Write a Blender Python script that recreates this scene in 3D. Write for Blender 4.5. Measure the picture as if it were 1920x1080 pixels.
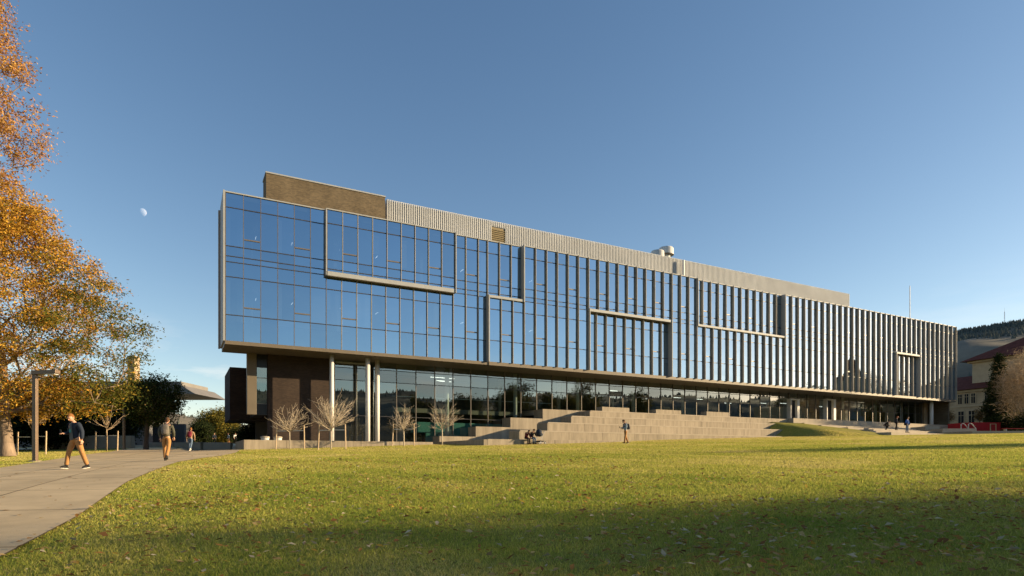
import bpy, bmesh, math, random
import numpy as np
from mathutils import Vector, Matrix
R = math.radians
for o in list(bpy.data.objects): bpy.data.objects.remove(o)
scn = bpy.context.scene
C = scn.collection

# ------------------------------------------------------------------ camera
F = 1150.0; HY = 857.0                      # focal length and horizon row, in pixels of a 1920 wide frame
cam_d = bpy.data.cameras.new('camera'); cam = bpy.data.objects.new('camera', cam_d); C.objects.link(cam)
cam.location = (0, 0, 0); cam.rotation_euler = (R(90), 0, 0)
cam_d.sensor_width = 36; cam_d.lens = 36*F/1920; cam_d.shift_y = (HY-540)/1920
cam_d.clip_start = .1; cam_d.clip_end = 20000
scn.camera = cam
# ------------------------------------------------------------------ sky and sun
SUN_EL = 13.0; SUN_AZ = 86.0                # azimuth clockwise from the viewing direction (+Y)
world = bpy.data.worlds.new('World'); scn.world = world; world.use_nodes = True
nt = world.node_tree; nt.nodes.clear()
out = nt.nodes.new('ShaderNodeOutputWorld'); bg = nt.nodes.new('ShaderNodeBackground')
sky = nt.nodes.new('ShaderNodeTexSky'); sky.sky_type = 'NISHITA'; sky.sun_disc = False
sky.sun_elevation = R(SUN_EL); sky.sun_rotation = R(SUN_AZ)
sky.altitude = 1500; sky.air_density = 1.0; sky.dust_density = 1.0; sky.ozone_density = 1.6
tc = nt.nodes.new('ShaderNodeTexCoord'); sep = nt.nodes.new('ShaderNodeSeparateXYZ')
mp = nt.nodes.new('ShaderNodeMapping'); mp.inputs['Scale'].default_value = (2.2, 2.2, 11)
nz = nt.nodes.new('ShaderNodeTexNoise'); nz.inputs['Scale'].default_value = 1.7; nz.inputs['Detail'].default_value = 7; nz.inputs['Roughness'].default_value = .58
cr = nt.nodes.new('ShaderNodeValToRGB'); cr.color_ramp.elements[0].position = .50; cr.color_ramp.elements[1].position = .68
band = nt.nodes.new('ShaderNodeValToRGB'); e = band.color_ramp.elements
e[0].position = 0; e[0].color = (.75, .75, .75, 1); e[1].position = .25; e[1].color = (0, 0, 0, 1)
x = e.new(.10); x.color = (.8, .8, .8, 1); x = e.new(.17); x.color = (.12, .12, .12, 1)
mul = nt.nodes.new('ShaderNodeMath'); mul.operation = 'MULTIPLY'
mix = nt.nodes.new('ShaderNodeMix'); mix.data_type = 'RGBA'
mix.inputs[7].default_value = (6.2, 5.6, 4.9, 1)
tint = nt.nodes.new('ShaderNodeMix'); tint.data_type = 'RGBA'; tint.blend_type = 'MULTIPLY'; tint.inputs[0].default_value = 1
tint.inputs[7].default_value = (.87, .88, .96, 1)
L = nt.links.new
L(tc.outputs['Generated'], mp.inputs[0]); L(mp.outputs[0], nz.inputs['Vector']); L(nz.outputs[0], cr.inputs[0])
L(tc.outputs['Generated'], sep.inputs[0]); L(sep.outputs[2], band.inputs[0])
L(cr.outputs[0], mul.inputs[0]); L(band.outputs[0], mul.inputs[1]); L(mul.outputs[0], mix.inputs[0])
sx_ = nt.nodes.new('ShaderNodeSeparateColor'); cx_ = nt.nodes.new('ShaderNodeCombineColor'); L(sky.outputs[0], sx_.inputs[0]); L(cx_.outputs[0], tint.inputs[6])
for i_, g_ in enumerate((1.18, 1.05, .92)):
    pw_ = nt.nodes.new('ShaderNodeMath'); pw_.operation = 'POWER'; pw_.inputs[1].default_value = g_; L(sx_.outputs[i_], pw_.inputs[0]); L(pw_.outputs[0], cx_.inputs[i_])
L(tint.outputs[2], mix.inputs[6]); L(mix.outputs[2], bg.inputs[0]); L(bg.outputs[0], out.inputs[0])
bg.inputs[1].default_value = .097
sd = bpy.data.lights.new('sun', 'SUN'); sd.energy = 5.0; sd.angle = R(.53); sd.color = (1, .76, .45)
sun = bpy.data.objects.new('sun', sd); C.objects.link(sun)
SDIR = Vector((math.sin(R(SUN_AZ))*math.cos(R(SUN_EL)), math.cos(R(SUN_AZ))*math.cos(R(SUN_EL)), math.sin(R(SUN_EL))))
sun.rotation_euler = SDIR.to_track_quat('Z', 'Y').to_euler(); sun.location = (60, -20, 60)
scn.view_settings.view_transform = 'Standard'; scn.view_settings.look = 'None'
scn.view_settings.exposure = 1.15; scn.view_settings.gamma = 1
scn.cycles.caustics_reflective = False; scn.cycles.caustics_refractive = False
scn.cycles.transparent_max_bounces = 16

# ------------------------------------------------------------------ helpers
def tag(o, label=None, cat=None, group=None, kind=None):
    if label: o['label'] = label
    if cat: o['category'] = cat
    if group: o['group'] = group
    if kind: o['kind'] = kind
    return o
def link(name, me, parent=None):
    o = bpy.data.objects.new(name, me); C.objects.link(o)
    if parent: o.parent = parent
    return o
def empty(name, loc=(0, 0, 0), rz=0):
    o = link(name, None); o.location = loc; o.rotation_euler = (0, 0, rz); o.empty_display_size = .3
    return o
def root_loc(o):
    while o.parent: o = o.parent
    return np.array(o.location)
def mesh_np(name, V, Fc, mat=None, smooth=False, col=None):
    V = np.asarray(V, np.float32); Fc = np.asarray(Fc, np.int32); m = bpy.data.meshes.new(name)
    k = Fc.shape[1]; n = len(Fc)
    m.vertices.add(len(V)); m.vertices.foreach_set('co', V.ravel())
    m.loops.add(n*k); m.loops.foreach_set('vertex_index', Fc.ravel())
    m.polygons.add(n); m.polygons.foreach_set('loop_start', np.arange(0, n*k, k, dtype=np.int32))
    if smooth: m.polygons.foreach_set('use_smooth', np.ones(n, bool))
    if col is not None:
        a = m.color_attributes.new('col', 'FLOAT_COLOR', 'POINT')
        a.data.foreach_set('color', np.c_[col, np.ones(len(col))].astype(np.float32).ravel())
    m.update(calc_edges=True); m.validate()
    if mat: m.materials.append(mat)
    return m
class MB:
    def __init__(s): s.v = []; s.f = []
    def add(s, vs, fs):
        b = len(s.v); s.v += [tuple(v) for v in vs]; s.f += [tuple(b+i for i in f) for f in fs]; return s
    def hexa(s, p):       # eight corners: bottom 0-3, top 4-7
        return s.add(p, [(3, 2, 1, 0), (4, 5, 6, 7), (0, 1, 5, 4), (1, 2, 6, 5), (2, 3, 7, 6), (3, 0, 4, 7)])
    def box(s, x0, x1, y0, y1, z0, z1):
        return s.hexa([(x0, y0, z0), (x1, y0, z0), (x1, y1, z0), (x0, y1, z0), (x0, y0, z1), (x1, y0, z1), (x1, y1, z1), (x0, y1, z1)])
    def tube(s, pts, rad, n=8, cap=True):
        pts = [Vector(p) for p in pts]; rad = rad if hasattr(rad, '__len__') else [rad]*len(pts)
        rings = []
        for i, p in enumerate(pts):
            d = (pts[min(i+1, len(pts)-1)]-pts[max(i-1, 0)]).normalized()
            a = d.orthogonal().normalized() if abs(d.z) < .999 else Vector((1, 0, 0)); 
            if abs(d.z) < .95: a = d.cross(Vector((0, 0, 1))).normalized()
            b = d.cross(a)
            rings.append([p+(a*math.cos(2*math.pi*k/n)+b*math.sin(2*math.pi*k/n))*rad[i] for k in range(n)])
        vs = [v for r in rings for v in r]; fs = []
        for i in range(len(pts)-1):
            for k in range(n): fs.append((i*n+k, i*n+(k+1) % n, (i+1)*n+(k+1) % n, (i+1)*n+k))
        if cap: fs += [tuple(range(n))[::-1], tuple((len(pts)-1)*n+k for k in range(n))]
        return s.add(vs, fs)
    def ell(s, c, r, nu=10, nv=7, fn=None):
        vs = []; fs = []; c = Vector(c)
        for j in range(nv+1):
            ph = math.pi*j/nv
            for i in range(nu):
                t = 2*math.pi*i/nu
                p = Vector((math.sin(ph)*math.cos(t), math.sin(ph)*math.sin(t), math.cos(ph)))
                q = Vector((p.x*r[0], p.y*r[1], p.z*r[2]))
                if fn: q = fn(q, p)
                vs.append(c+q)
        for j in range(nv):
            for i in range(nu): fs.append((j*nu+i, (j+1)*nu+i, (j+1)*nu+(i+1) % nu, j*nu+(i+1) % nu))
        return s.add(vs, fs)
    def mesh(s, name, mat, off=None, smooth=False):
        m = bpy.data.meshes.new(name); v = s.v
        if off is not None: v = [(a[0]-off[0], a[1]-off[1], a[2]-off[2]) for a in v]
        m.from_pydata(v, [], s.f); m.update(); m.materials.append(mat)
        if smooth: m.polygons.foreach_set('use_smooth', [True]*len(m.polygons))
        return m
    def build(s, name, mat, parent=None, smooth=False, world=True, bevel=0):
        off = root_loc(parent) if (parent and world) else None
        o = link(name, s.mesh(name, mat, off, smooth), parent)
        if bevel:
            b = o.modifiers.new('bevel', 'BEVEL'); b.width = bevel; b.segments = 2; b.limit_method = 'ANGLE'
        return o
# ------------------------------------------------------------------ materials
def newmat(name):
    m = bpy.data.materials.new(name); m.use_nodes = True; n = m.node_tree; b = n.nodes['Principled BSDF']; return m, n, b
def mat(name, col, rough=.7, var=.12, scale=3.0, metal=0, bump=0, bscale=40, spec=.4, stretch=(1, 1, 1), detail=5, col2=None, perobj=.0):
    m, n, b = newmat(name); b.inputs['Roughness'].default_value = rough; b.inputs['Metallic'].default_value = metal
    b.inputs['Specular IOR Level'].default_value = spec
    t = n.nodes.new('ShaderNodeTexCoord'); mp = n.nodes.new('ShaderNodeMapping'); mp.inputs['Scale'].default_value = stretch
    ns = n.nodes.new('ShaderNodeTexNoise'); ns.inputs['Scale'].default_value = scale; ns.inputs['Detail'].default_value = detail; ns.inputs['Roughness'].default_value = .65
    rp = n.nodes.new('ShaderNodeValToRGB'); rp.color_ramp.elements[0].position = .3; rp.color_ramp.elements[1].position = .7
    lo = [c*(1-var) for c in col]; hi = [c*(1+var) for c in (col2 or col)]
    rp.color_ramp.elements[0].color = (*lo, 1); rp.color_ramp.elements[1].color = (*hi, 1)
    n.links.new(t.outputs['Object'], mp.inputs[0]); n.links.new(mp.outputs[0], ns.inputs['Vector']); n.links.new(ns.outputs[0], rp.inputs[0])
    src = rp.outputs[0]
    if perobj:
        oi = n.nodes.new('ShaderNodeObjectInfo'); mr = n.nodes.new('ShaderNodeMapRange'); mr.inputs[3].default_value = 1-perobj; mr.inputs[4].default_value = 1+perobj
        hs = n.nodes.new('ShaderNodeHueSaturation'); n.links.new(oi.outputs['Random'], mr.inputs[0]); n.links.new(mr.outputs[0], hs.inputs['Value']); n.links.new(src, hs.inputs['Color']); src = hs.outputs[0]
    n.links.new(src, b.inputs['Base Color'])
    if bump:
        n2 = n.nodes.new('ShaderNodeTexNoise'); n2.inputs['Scale'].default_value = bscale; n2.inputs['Detail'].default_value = 4
        bp = n.nodes.new('ShaderNodeBump'); bp.inputs['Strength'].default_value = bump; bp.inputs['Distance'].default_value = .02
        n.links.new(mp.outputs[0], n2.inputs['Vector']); n.links.new(n2.outputs[0], bp.inputs['Height']); n.links.new(bp.outputs[0], b.inputs['Normal'])
    return m
def glassmat(name, fac, trans, gloss, wob=.0):
    m = bpy.data.materials.new(name); m.use_nodes = True; n = m.node_tree; n.nodes.clear()
    o = n.nodes.new('ShaderNodeOutputMaterial'); mx = n.nodes.new('ShaderNodeMixShader'); tr = n.nodes.new('ShaderNodeBsdfTransparent'); gl = n.nodes.new('ShaderNodeBsdfGlossy')
    gl.inputs['Roughness'].default_value = 0.0; tr.inputs[0].default_value = (*trans, 1); gl.inputs[0].default_value = (*gloss, 1)
    lw = n.nodes.new('ShaderNodeLayerWeight'); lw.inputs[0].default_value = .5
    mr = n.nodes.new('ShaderNodeMapRange'); mr.inputs[1].default_value = 0; mr.inputs[2].default_value = 1; mr.inputs[3].default_value = fac; mr.inputs[4].default_value = 1
    pw = n.nodes.new('ShaderNodeMath'); pw.operation = 'POWER'; pw.inputs[1].default_value = 2.2
    oi = n.nodes.new('ShaderNodeObjectInfo'); m3 = n.nodes.new('ShaderNodeMapRange'); m3.inputs[3].default_value = fac-.07; m3.inputs[4].default_value = fac+.05; n.links.new(oi.outputs['Random'], m3.inputs[0]); n.links.new(m3.outputs[0], mr.inputs[3])
    n.links.new(lw.outputs['Facing'], pw.inputs[0]); n.links.new(pw.outputs[0], mr.inputs[0]); n.links.new(mr.outputs[0], mx.inputs[0])
    if wob:
        t = n.nodes.new('ShaderNodeTexCoord'); ns = n.nodes.new('ShaderNodeTexNoise'); ns.inputs['Scale'].default_value = .9; ns.inputs['Detail'].default_value = 1
        bp = n.nodes.new('ShaderNodeBump'); bp.inputs['Strength'].default_value = wob; bp.inputs['Distance'].default_value = .05
        n.links.new(t.outputs['Object'], ns.inputs['Vector']); n.links.new(ns.outputs[0], bp.inputs['Height']); n.links.new(bp.outputs[0], gl.inputs['Normal'])
    n.links.new(tr.outputs[0], mx.inputs[1]); n.links.new(gl.outputs[0], mx.inputs[2]); n.links.new(mx.outputs[0], o.inputs[0])
    return m
def leafmat(name, transl=.35, rough=.6):
    m = bpy.data.materials.new(name); m.use_nodes = True; n = m.node_tree; n.nodes.clear()
    o = n.nodes.new('ShaderNodeOutputMaterial'); mx = n.nodes.new('ShaderNodeMixShader'); mx.inputs[0].default_value = transl
    d = n.nodes.new('ShaderNodeBsdfDiffuse'); t = n.nodes.new('ShaderNodeBsdfTranslucent'); a = n.nodes.new('ShaderNodeAttribute'); a.attribute_name = 'col'
    n.links.new(a.outputs['Color'], d.inputs[0]); n.links.new(a.outputs['Color'], t.inputs[0])
    n.links.new(d.outputs[0], mx.inputs[1]); n.links.new(t.outputs[0], mx.inputs[2]); n.links.new(mx.outputs[0], o.inputs[0])
    return m
def brickmat(name, c1, c2, mortar, sc=1.0, rows=.075, width=.3):
    m, n, b = newmat(name); b.inputs['Roughness'].default_value = .9; b.inputs['Specular IOR Level'].default_value = .15
    at = n.nodes.new('ShaderNodeAttribute'); at.attribute_name = 'UVMap'
    uv = n.nodes.new('ShaderNodeTexCoord')
    br = n.nodes.new('ShaderNodeTexBrick'); br.inputs['Color1'].default_value = (*c1, 1); br.inputs['Color2'].default_value = (*c2, 1); br.inputs['Mortar'].default_value = (*mortar, 1)
    br.inputs['Scale'].default_value = 1; br.inputs['Mortar Size'].default_value = .008; br.inputs['Brick Width'].default_value = width; br.inputs['Row Height'].default_value = rows; br.inputs['Bias'].default_value = 0
    # wall coordinates: distance along the wall and height
    sp = n.nodes.new('ShaderNodeSeparateXYZ'); cb = n.nodes.new('ShaderNodeCombineXYZ'); ad = n.nodes.new('ShaderNodeMath'); ad.operation = 'ADD'
    n.links.new(uv.outputs['Object'], sp.inputs[0]); n.links.new(sp.outputs[0], ad.inputs[0]); n.links.new(sp.outputs[1], ad.inputs[1])
    n.links.new(ad.outputs[0], cb.inputs[0]); n.links.new(sp.outputs[2], cb.inputs[1]); n.links.new(cb.outputs[0], br.inputs['Vector'])
    ns = n.nodes.new('ShaderNodeTexNoise'); ns.inputs['Scale'].default_value = .8; ns.inputs['Detail'].default_value = 6
    hs = n.nodes.new('ShaderNodeHueSaturation'); mr = n.nodes.new('ShaderNodeMapRange'); mr.inputs[3].default_value = .65; mr.inputs[4].default_value = 1.35
    n.links.new(uv.outputs['Object'], ns.inputs['Vector']); n.links.new(ns.outputs[0], mr.inputs[0]); n.links.new(mr.outputs[0], hs.inputs['Value']); n.links.new(br.outputs[0], hs.inputs['Color'])
    n.links.new(hs.outputs[0], b.inputs['Base Color'])
    bp = n.nodes.new('ShaderNodeBump'); bp.inputs['Strength'].default_value = .5; bp.inputs['Distance'].default_value = .01; bp.invert = True
    n.links.new(br.outputs['Fac'], bp.inputs['Height']); n.links.new(bp.outputs[0], b.inputs['Normal'])
    return m
M = {}
M['glass'] = glassmat('facade_glass', .64, (.36, .44, .50), (.44, .62, .80), .05)
M['glass_low'] = glassmat('clear_glass', .24, (.60, .70, .66), (.80, .88, .86), .015)
M['fin'] = mat('anodised_fin', (.33, .318, .295), .6, .10, 1.5, spec=.3, perobj=.05)
M['frame'] = mat('light_aluminium', (.31, .325, .335), .6, .08, 2, spec=.3)
M['mullion'] = mat('dark_mullion', (.16, .14, .12), .45, .1, 2, metal=.3)
M['transom'] = mat('dark_transom', (.045, .045, .05), .45, .1, 2, metal=.2)
M['soffit'] = mat('soffit_panel', (.15, .125, .092), .55, .10, .8, spec=.3)
M['spandrel'] = mat('spandrel_back', (.035, .05, .075), .6, .1, 2)
M['white'] = mat('white_column', (.66, .64, .60), .5, .06, 2, spec=.3)
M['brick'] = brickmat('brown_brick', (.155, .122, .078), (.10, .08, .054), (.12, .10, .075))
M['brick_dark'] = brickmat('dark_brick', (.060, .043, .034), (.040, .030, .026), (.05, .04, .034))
M['screen'] = mat('metal_screen', (.51, .525, .535), .75, .10, .35, spec=.15)
M['screen_back'] = mat('screen_backing', (.43, .435, .435), .8, .14, .25, spec=.15)
M['louver'] = mat('louver_brown', (.20, .16, .085), .5, .1, 2)
M['concrete'] = mat('board_concrete', (.30, .255, .19), .85, .26, 1.3, bump=.3, bscale=14, spec=.2, stretch=(2.4, 2.4, .3), perobj=.07)
M['concrete_cap'] = mat('concrete_cap', (.36, .31, .24), .85, .1, 1.5, bump=.1, spec=.2)
M['slab'] = mat('walk_slab', (.52, .40, .235), .85, .22, .55, bump=.15, bscale=60, spec=.25, perobj=.05)
M['slab_base'] = mat('slab_joint', (.13, .105, .075), .9, .15, 3)
M['interior'] = mat('interior_wall', (.30, .27, .23), .8, .1, .5)
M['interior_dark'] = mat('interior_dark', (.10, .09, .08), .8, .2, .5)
M['teal'] = mat('teal_panel', (.11, .32, .29), .5, .1, .6)
M['floorslab'] = mat('floor_slab', (.26, .24, .21), .7, .1, .5)
M['ceiling'] = mat('ceiling', (.5, .48, .44), .8, .05, .5)
M['timber'] = mat('stake_timber', (.50, .38, .25), .8, .15, 6, stretch=(1, 1, .2))
M['twig'] = mat('pale_twig', (.50, .42, .31), .8, .2, 5)
M['twig_tan'] = mat('tan_twig', (.36, .27, .18), .85, .25, 3)
M['bark'] = mat('bark', (.22, .165, .12), .95, .35, 5, bump=.9, bscale=14, stretch=(1, 1, .25))
M['bark_dark'] = mat('dark_bark', (.07, .055, .045), .95, .3, 5, bump=.6, bscale=14, stretch=(1, 1, .25))
M['leaf'] = leafmat('leaf')
M['needle'] = leafmat('needle', .12)
M['lamp'] = mat('lamp_bronze', (.17, .12, .085), .5, .1, 3, metal=.4)
M['steel'] = mat('galvanised', (.5, .5, .5), .4, .1, 3, metal=.8)
M['red'] = mat('red_paint', (.42, .025, .035), .5, .12, 1.2, spec=.4)
M['red_dark'] = mat('dark_red_wall', (.22, .02, .025), .6, .12, 1.2)
M['tile'] = mat('clay_tile', (.115, .036, .026), .85, .3, 1.5, bump=.6, bscale=6, spec=.1)
M['tan_brick'] = brickmat('tan_brick', (.42, .30, .185), (.34, .245, .15), (.31, .24, .16))
M['stone'] = mat('limestone', (.38, .285, .18), .85, .12, 1.2)
M['dark_window'] = mat('dark_window', (.02, .022, .025), .25, .2, 1, spec=.25)
M['grey_wall'] = mat('grey_wall', (.10, .10, .105), .8, .15, .6)
M['roof_grey'] = mat('roof_grey', (.20, .19, .18), .6, .1, .6, metal=.2)
M['roof_flat'] = mat('roof_membrane', (.35, .34, .32), .9, .1, .4)

# ------------------------------------------------------------------ site coordinates
TH = math.atan((3085-960)/F); U = np.array([math.sin(TH), math.cos(TH)]); N = np.array([U[1], -U[0]])
Y0 = 45.0; P0 = np.array([(422.7-960)/F*Y0, Y0])
def W(s, t, z):                     # s along the facade, t out from it, z above eye level
    p = P0+s*U+t*N; return (p[0], p[1], z)
def SP(px, t):                      # facade coordinate s (and depth) at which a sight line meets the plane t
    d = np.array([(px-960)/F, 1.]); lam = (t+P0@N)/(d@N); return float((lam*d-P0)@U), float(lam)
def ZP(px, py, t): return (HY-py)/F*SP(px, t)[1]
def st(x, y): q = np.stack([x-P0[0], y-P0[1]], -1); return q@U, q@N
def sclamp(v, a, b, k=12.):
    v = np.asarray(v, float); v = a+k*np.log1p(np.exp(np.clip((v-a)/k, -50, 50))); return b-k*np.log1p(np.exp(np.clip((b-v)/k, -50, 50)))
def sstep(v, a, b): u = np.clip((np.asarray(v, float)-a)/(b-a), 0, 1); return u*u*(3-2*u)
STEPS = [(1508, 793, 2.0), (1540, 797, 4.0), (1590, 801.5, 6.5), (1632, 805, 9.0), (1671, 810.5, 11.5)]
STEP_S = [SP(a, c)[0] for a, b, c in STEPS]; STEP_Z = [ZP(a, b, c) for a, b, c in STEPS]
S_TR = SP(1466, 4.5)[0]
def ground(x, y):
    x = np.asarray(x, float); y = np.asarray(y, float)
    z = -1+.016*sclamp(x, -110, 140)+.041*sclamp(y, -50, 92, 6)
    z = z-.28*np.exp(-((x*.6)**2+y**2)/90.)+.035*np.sin(x*.23+.4)*np.sin(y*.19+1.)
    s, t = st(x, y)
    # planted mound between the terraces and the broad steps
    m = 4.15-.165*(np.clip(t, 0, 20)-1.0)-.02*np.maximum(t-8, 0)**2
    sr = np.interp(t, [0, 2, 4, 6.5, 9, 11.5, 14], [STEP_S[0]-1, *STEP_S, STEP_S[-1]+3])
    k = sstep(s, S_TR-1.5, S_TR+1.5)*(1-sstep(s, sr+.3, sr+1.6))*(1-sstep(t, 11, 13.5))*sstep(t, .2, 1.2)
    z = np.maximum(z, m*k+z*(1-k))
    # cut away under the building
    k = (1-sstep(t, .7, 1.3))*sstep(s, -3., -2.)*(1-sstep(s, 101, 104))*sstep(t, -30, -26)
    z = z*(1-k)+np.minimum(z, .4)*k
    # grass strip behind the low bench
    return z
def gz(x, y): return float(ground(x, y))
def PX(px, Y): return ((px-960)/F*Y, Y)
# edges of the walk
RE = np.array([(-3.6, -4), (-4.2, 2), (-5.0, 5.9), (-6.1, 8.6), (-8.6, 13.7), (-13.0, 23.9), (-14.3, 28.5), (-14.7, 31), (-16.2, 36), (-19.3, 43.6), (-20.3, 50), (-20.5, 60)], float)
LE = np.array([(-11.0, -4), (-11.6, 2), (-12.2, 6), (-12.9, 9.5), (-14.3, 14), (-18.2, 21.8), (-21.0, 27.5), (-22.8, 31.4), (-25.2, 36), (-28.6, 43.6), (-32, 50), (-36.5, 60)], float)
def in_walk(x, y):
    xr = np.interp(y, RE[:, 1], RE[:, 0]); xl = np.interp(y, LE[:, 1], LE[:, 0]); return (x > xl) & (x < xr) & (y < 60)

# ------------------------------------------------------------------ ground
def lawn_material():
    m, n, b = newmat('lawn'); b.inputs['Roughness'].default_value = .9; b.inputs['Specular IOR Level'].default_value = .1
    t = n.nodes.new('ShaderNodeTexCoord')
    def noise(s, d, st=(1, 1, 1)):
        mp = n.nodes.new('ShaderNodeMapping'); mp.inputs['Scale'].default_value = st; k = n.nodes.new('ShaderNodeTexNoise'); k.inputs['Scale'].default_value = s; k.inputs['Detail'].default_value = d; k.inputs['Roughness'].default_value = .7
        n.links.new(t.outputs['Object'], mp.inputs[0]); n.links.new(mp.outputs[0], k.inputs['Vector']); return k.outputs[0]
    def ramp(src, c0, c1, a=.3, bb=.7):
        r = n.nodes.new('ShaderNodeValToRGB'); r.color_ramp.elements[0].position = a; r.color_ramp.elements[1].position = bb
        r.color_ramp.elements[0].color = (*c0, 1); r.color_ramp.elements[1].color = (*c1, 1); n.links.new(src, r.inputs[0]); return r.outputs[0]
    a = ramp(noise(.18, 5), (.22, .225, .044), (.33, .295, .068)); c = ramp(noise(9, 6), (.45, .45, .45), (1.35, 1.3, 1.2))
    mx = n.nodes.new('ShaderNodeMix'); mx.data_type = 'RGBA'; mx.blend_type = 'MULTIPLY'; mx.inputs[0].default_value = 1
    n.links.new(a, mx.inputs[6]); n.links.new(c, mx.inputs[7])
    d = ramp(noise(1.1, 6), (0, 0, 0), (1, 1, 1), .52, .72); m2 = n.nodes.new('ShaderNodeMix'); m2.data_type = 'RGBA'; m2.inputs[7].default_value = (.36, .29, .10, 1)
    ml = n.nodes.new('ShaderNodeMath'); ml.operation = 'MULTIPLY'; ml.inputs[1].default_value = .5; n.links.new(d, ml.inputs[0]); n.links.new(ml.outputs[0], m2.inputs[0]); n.links.new(mx.outputs[2], m2.inputs[6])
    n.links.new(m2.outputs[2], b.inputs['Base Color'])
    bp = n.nodes.new('ShaderNodeBump'); bp.inputs['Strength'].default_value = .55; bp.inputs['Distance'].default_value = .06
    n.links.new(noise(14, 6), bp.inputs['Height']); n.links.new(bp.outputs[0], b.inputs['Normal'])
    return m
M['lawn'] = lawn_material()
def grid_coords(a, b, step, far):
    inner = np.arange(a, b+step/2, step); g = np.cumsum(step*1.35**np.arange(1, 60)); lo = a-g; hi = b+g
    return np.r_[lo[lo > -far][::-1], inner, hi[hi < far]]
gx = grid_coords(-70, 130, .8, 7000); gy = grid_coords(-30, 125, .8, 7000)
GX, GY = np.meshgrid(gx, gy); GZ = ground(GX, GY)
nx, ny = len(gx), len(gy); idx = np.arange(nx*ny).reshape(ny, nx)
Fg = np.stack([idx[:-1, :-1], idx[:-1, 1:], idx[1:, 1:], idx[1:, :-1]], -1).reshape(-1, 4)
go = link('ground', mesh_np('ground', np.stack([GX, GY, GZ], -1).reshape(-1, 3), Fg, M['lawn'], True)); tag(go, kind='structure')

# ------------------------------------------------------------------ walk, slab by slab
walk = None
def strip_mesh(name, mt, pts, zoff):            # pts: (rows, cols, 2)
    pts = np.asarray(pts); r, c = pts.shape[:2]; z = ground(pts[..., 0], pts[..., 1])+zoff
    i = np.arange(r*c).reshape(r, c); f = np.stack([i[:-1, :-1], i[:-1, 1:], i[1:, 1:], i[1:, :-1]], -1).reshape(-1, 4)
    return mesh_np(name, np.concatenate([pts, z[..., None]], -1).reshape(-1, 3), f, mt, True)
def edge_at(E_, y): return np.array([np.interp(y, E_[:, 1], E_[:, 0]), y])
def walk_pt(u, y):                              # u 0 at the left edge, 1 at the right
    a = edge_at(LE, y); b = edge_at(RE, y); return a+(b-a)*u
ys = np.arange(-4, 60.1, .6)
walk = link('path', strip_mesh('path', M['slab_base'], [[walk_pt(u, y) for u in np.linspace(0, 1, 12)] for y in ys], .030)); tag(walk, kind='structure')
UC = [0, .36, .68, 1]; yr = -4.0; row = 0
while yr < 59.5:
    ye = min(yr+(2.6+.02*max(yr, 0)), 60)
    for c in range(3):
        w_ = 7.0; g = .020/w_
        p = [[walk_pt(u, y) for u in np.linspace(UC[c]+(g if c else 0), UC[c+1]-(g if c < 2 else 0), 5)] for y in np.linspace(yr+.014, ye-.014, 6)]
        link('slab', strip_mesh('slab', M['slab'], p, .042), walk)
    yr = ye
# paved court between the walk and the building
pz = link('plaza', strip_mesh('plaza', M['slab'], [[(x_, y_) for x_ in np.linspace(-60, -17.5, 40)] for y_ in np.linspace(60, 110, 40)], .036)); tag(pz, kind='structure')
# ------------------------------------------------------------------ the glass building
ZB = 8.55; ROWS = [0, 1.92, 4.72, 5.82, 6.24, 6.98, 9.82, 10.88]; ZSPLIT = ZB+5.82; ZT = ZB+10.88
OFF = .34; GT = -3.0; FL_LOW = .95; FL_UP = 4.68
base = P0+48*U-4*N
bld = empty('academic_building', (base[0], base[1], 1.0))
tag(bld, 'long glass and metal academic building with vertical fins, raised over a terraced lawn', 'building')
def sn(n): return 1.2017*n+.009 if n < 17.5 else -.20+1.1975*n
def sbox(mb, s0, s1, t0, t1, z0, z1):
    return mb.hexa([W(s0, t1, z0), W(s1, t1, z0), W(s1, t0, z0), W(s0, t0, z0), W(s0, t1, z1), W(s1, t1, z1), W(s1, t0, z1), W(s0, t0, z1)])
def part(name, mt, s0, s1, t0, t1, z0, z1, parent=None, bevel=0):
    return sbox(MB(), s0, s1, t0, t1, z0, z1).build(name, M[mt] if isinstance(mt, str) else mt, parent or bld, bevel=bevel)
def slab(name, mt, t0, t1, z0, z1, sf=.05, s1=99, back=467):       # a floor whose west end draws in towards the back
    m = MB(); tn = max(-3.7, t0); sbox(m, sf, s1, tn, t1, z0, z1)
    if t0 < tn: a_, b_ = SP(back, tn)[0], SP(back, t0)[0]; tm = tn-.002; m.hexa([W(a_, tm, z0), W(s1, tm, z0), W(s1, t0, z0), W(b_, t0, z0), W(a_, tm, z1), W(s1, tm, z1), W(s1, t0, z1), W(b_, t0, z1)])
    return m.build(name, M[mt], bld)
SEGU = [(0, 6, 0), (6, 15, OFF), (15, 21, 0), (21, 39, OFF), (39, 51, 0), (51, 83, OFF)]
SEGL = [(0, 18, 0), (18, 27, OFF), (27, 36, 0), (36, 70, OFF), (70, 75, 0), (75, 83, OFF)]
def off(segs, n):
    for a, b, o in segs:
        if a <= n < b: return o
    return segs[-1][2]
rng = np.random.default_rng(4)
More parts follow.
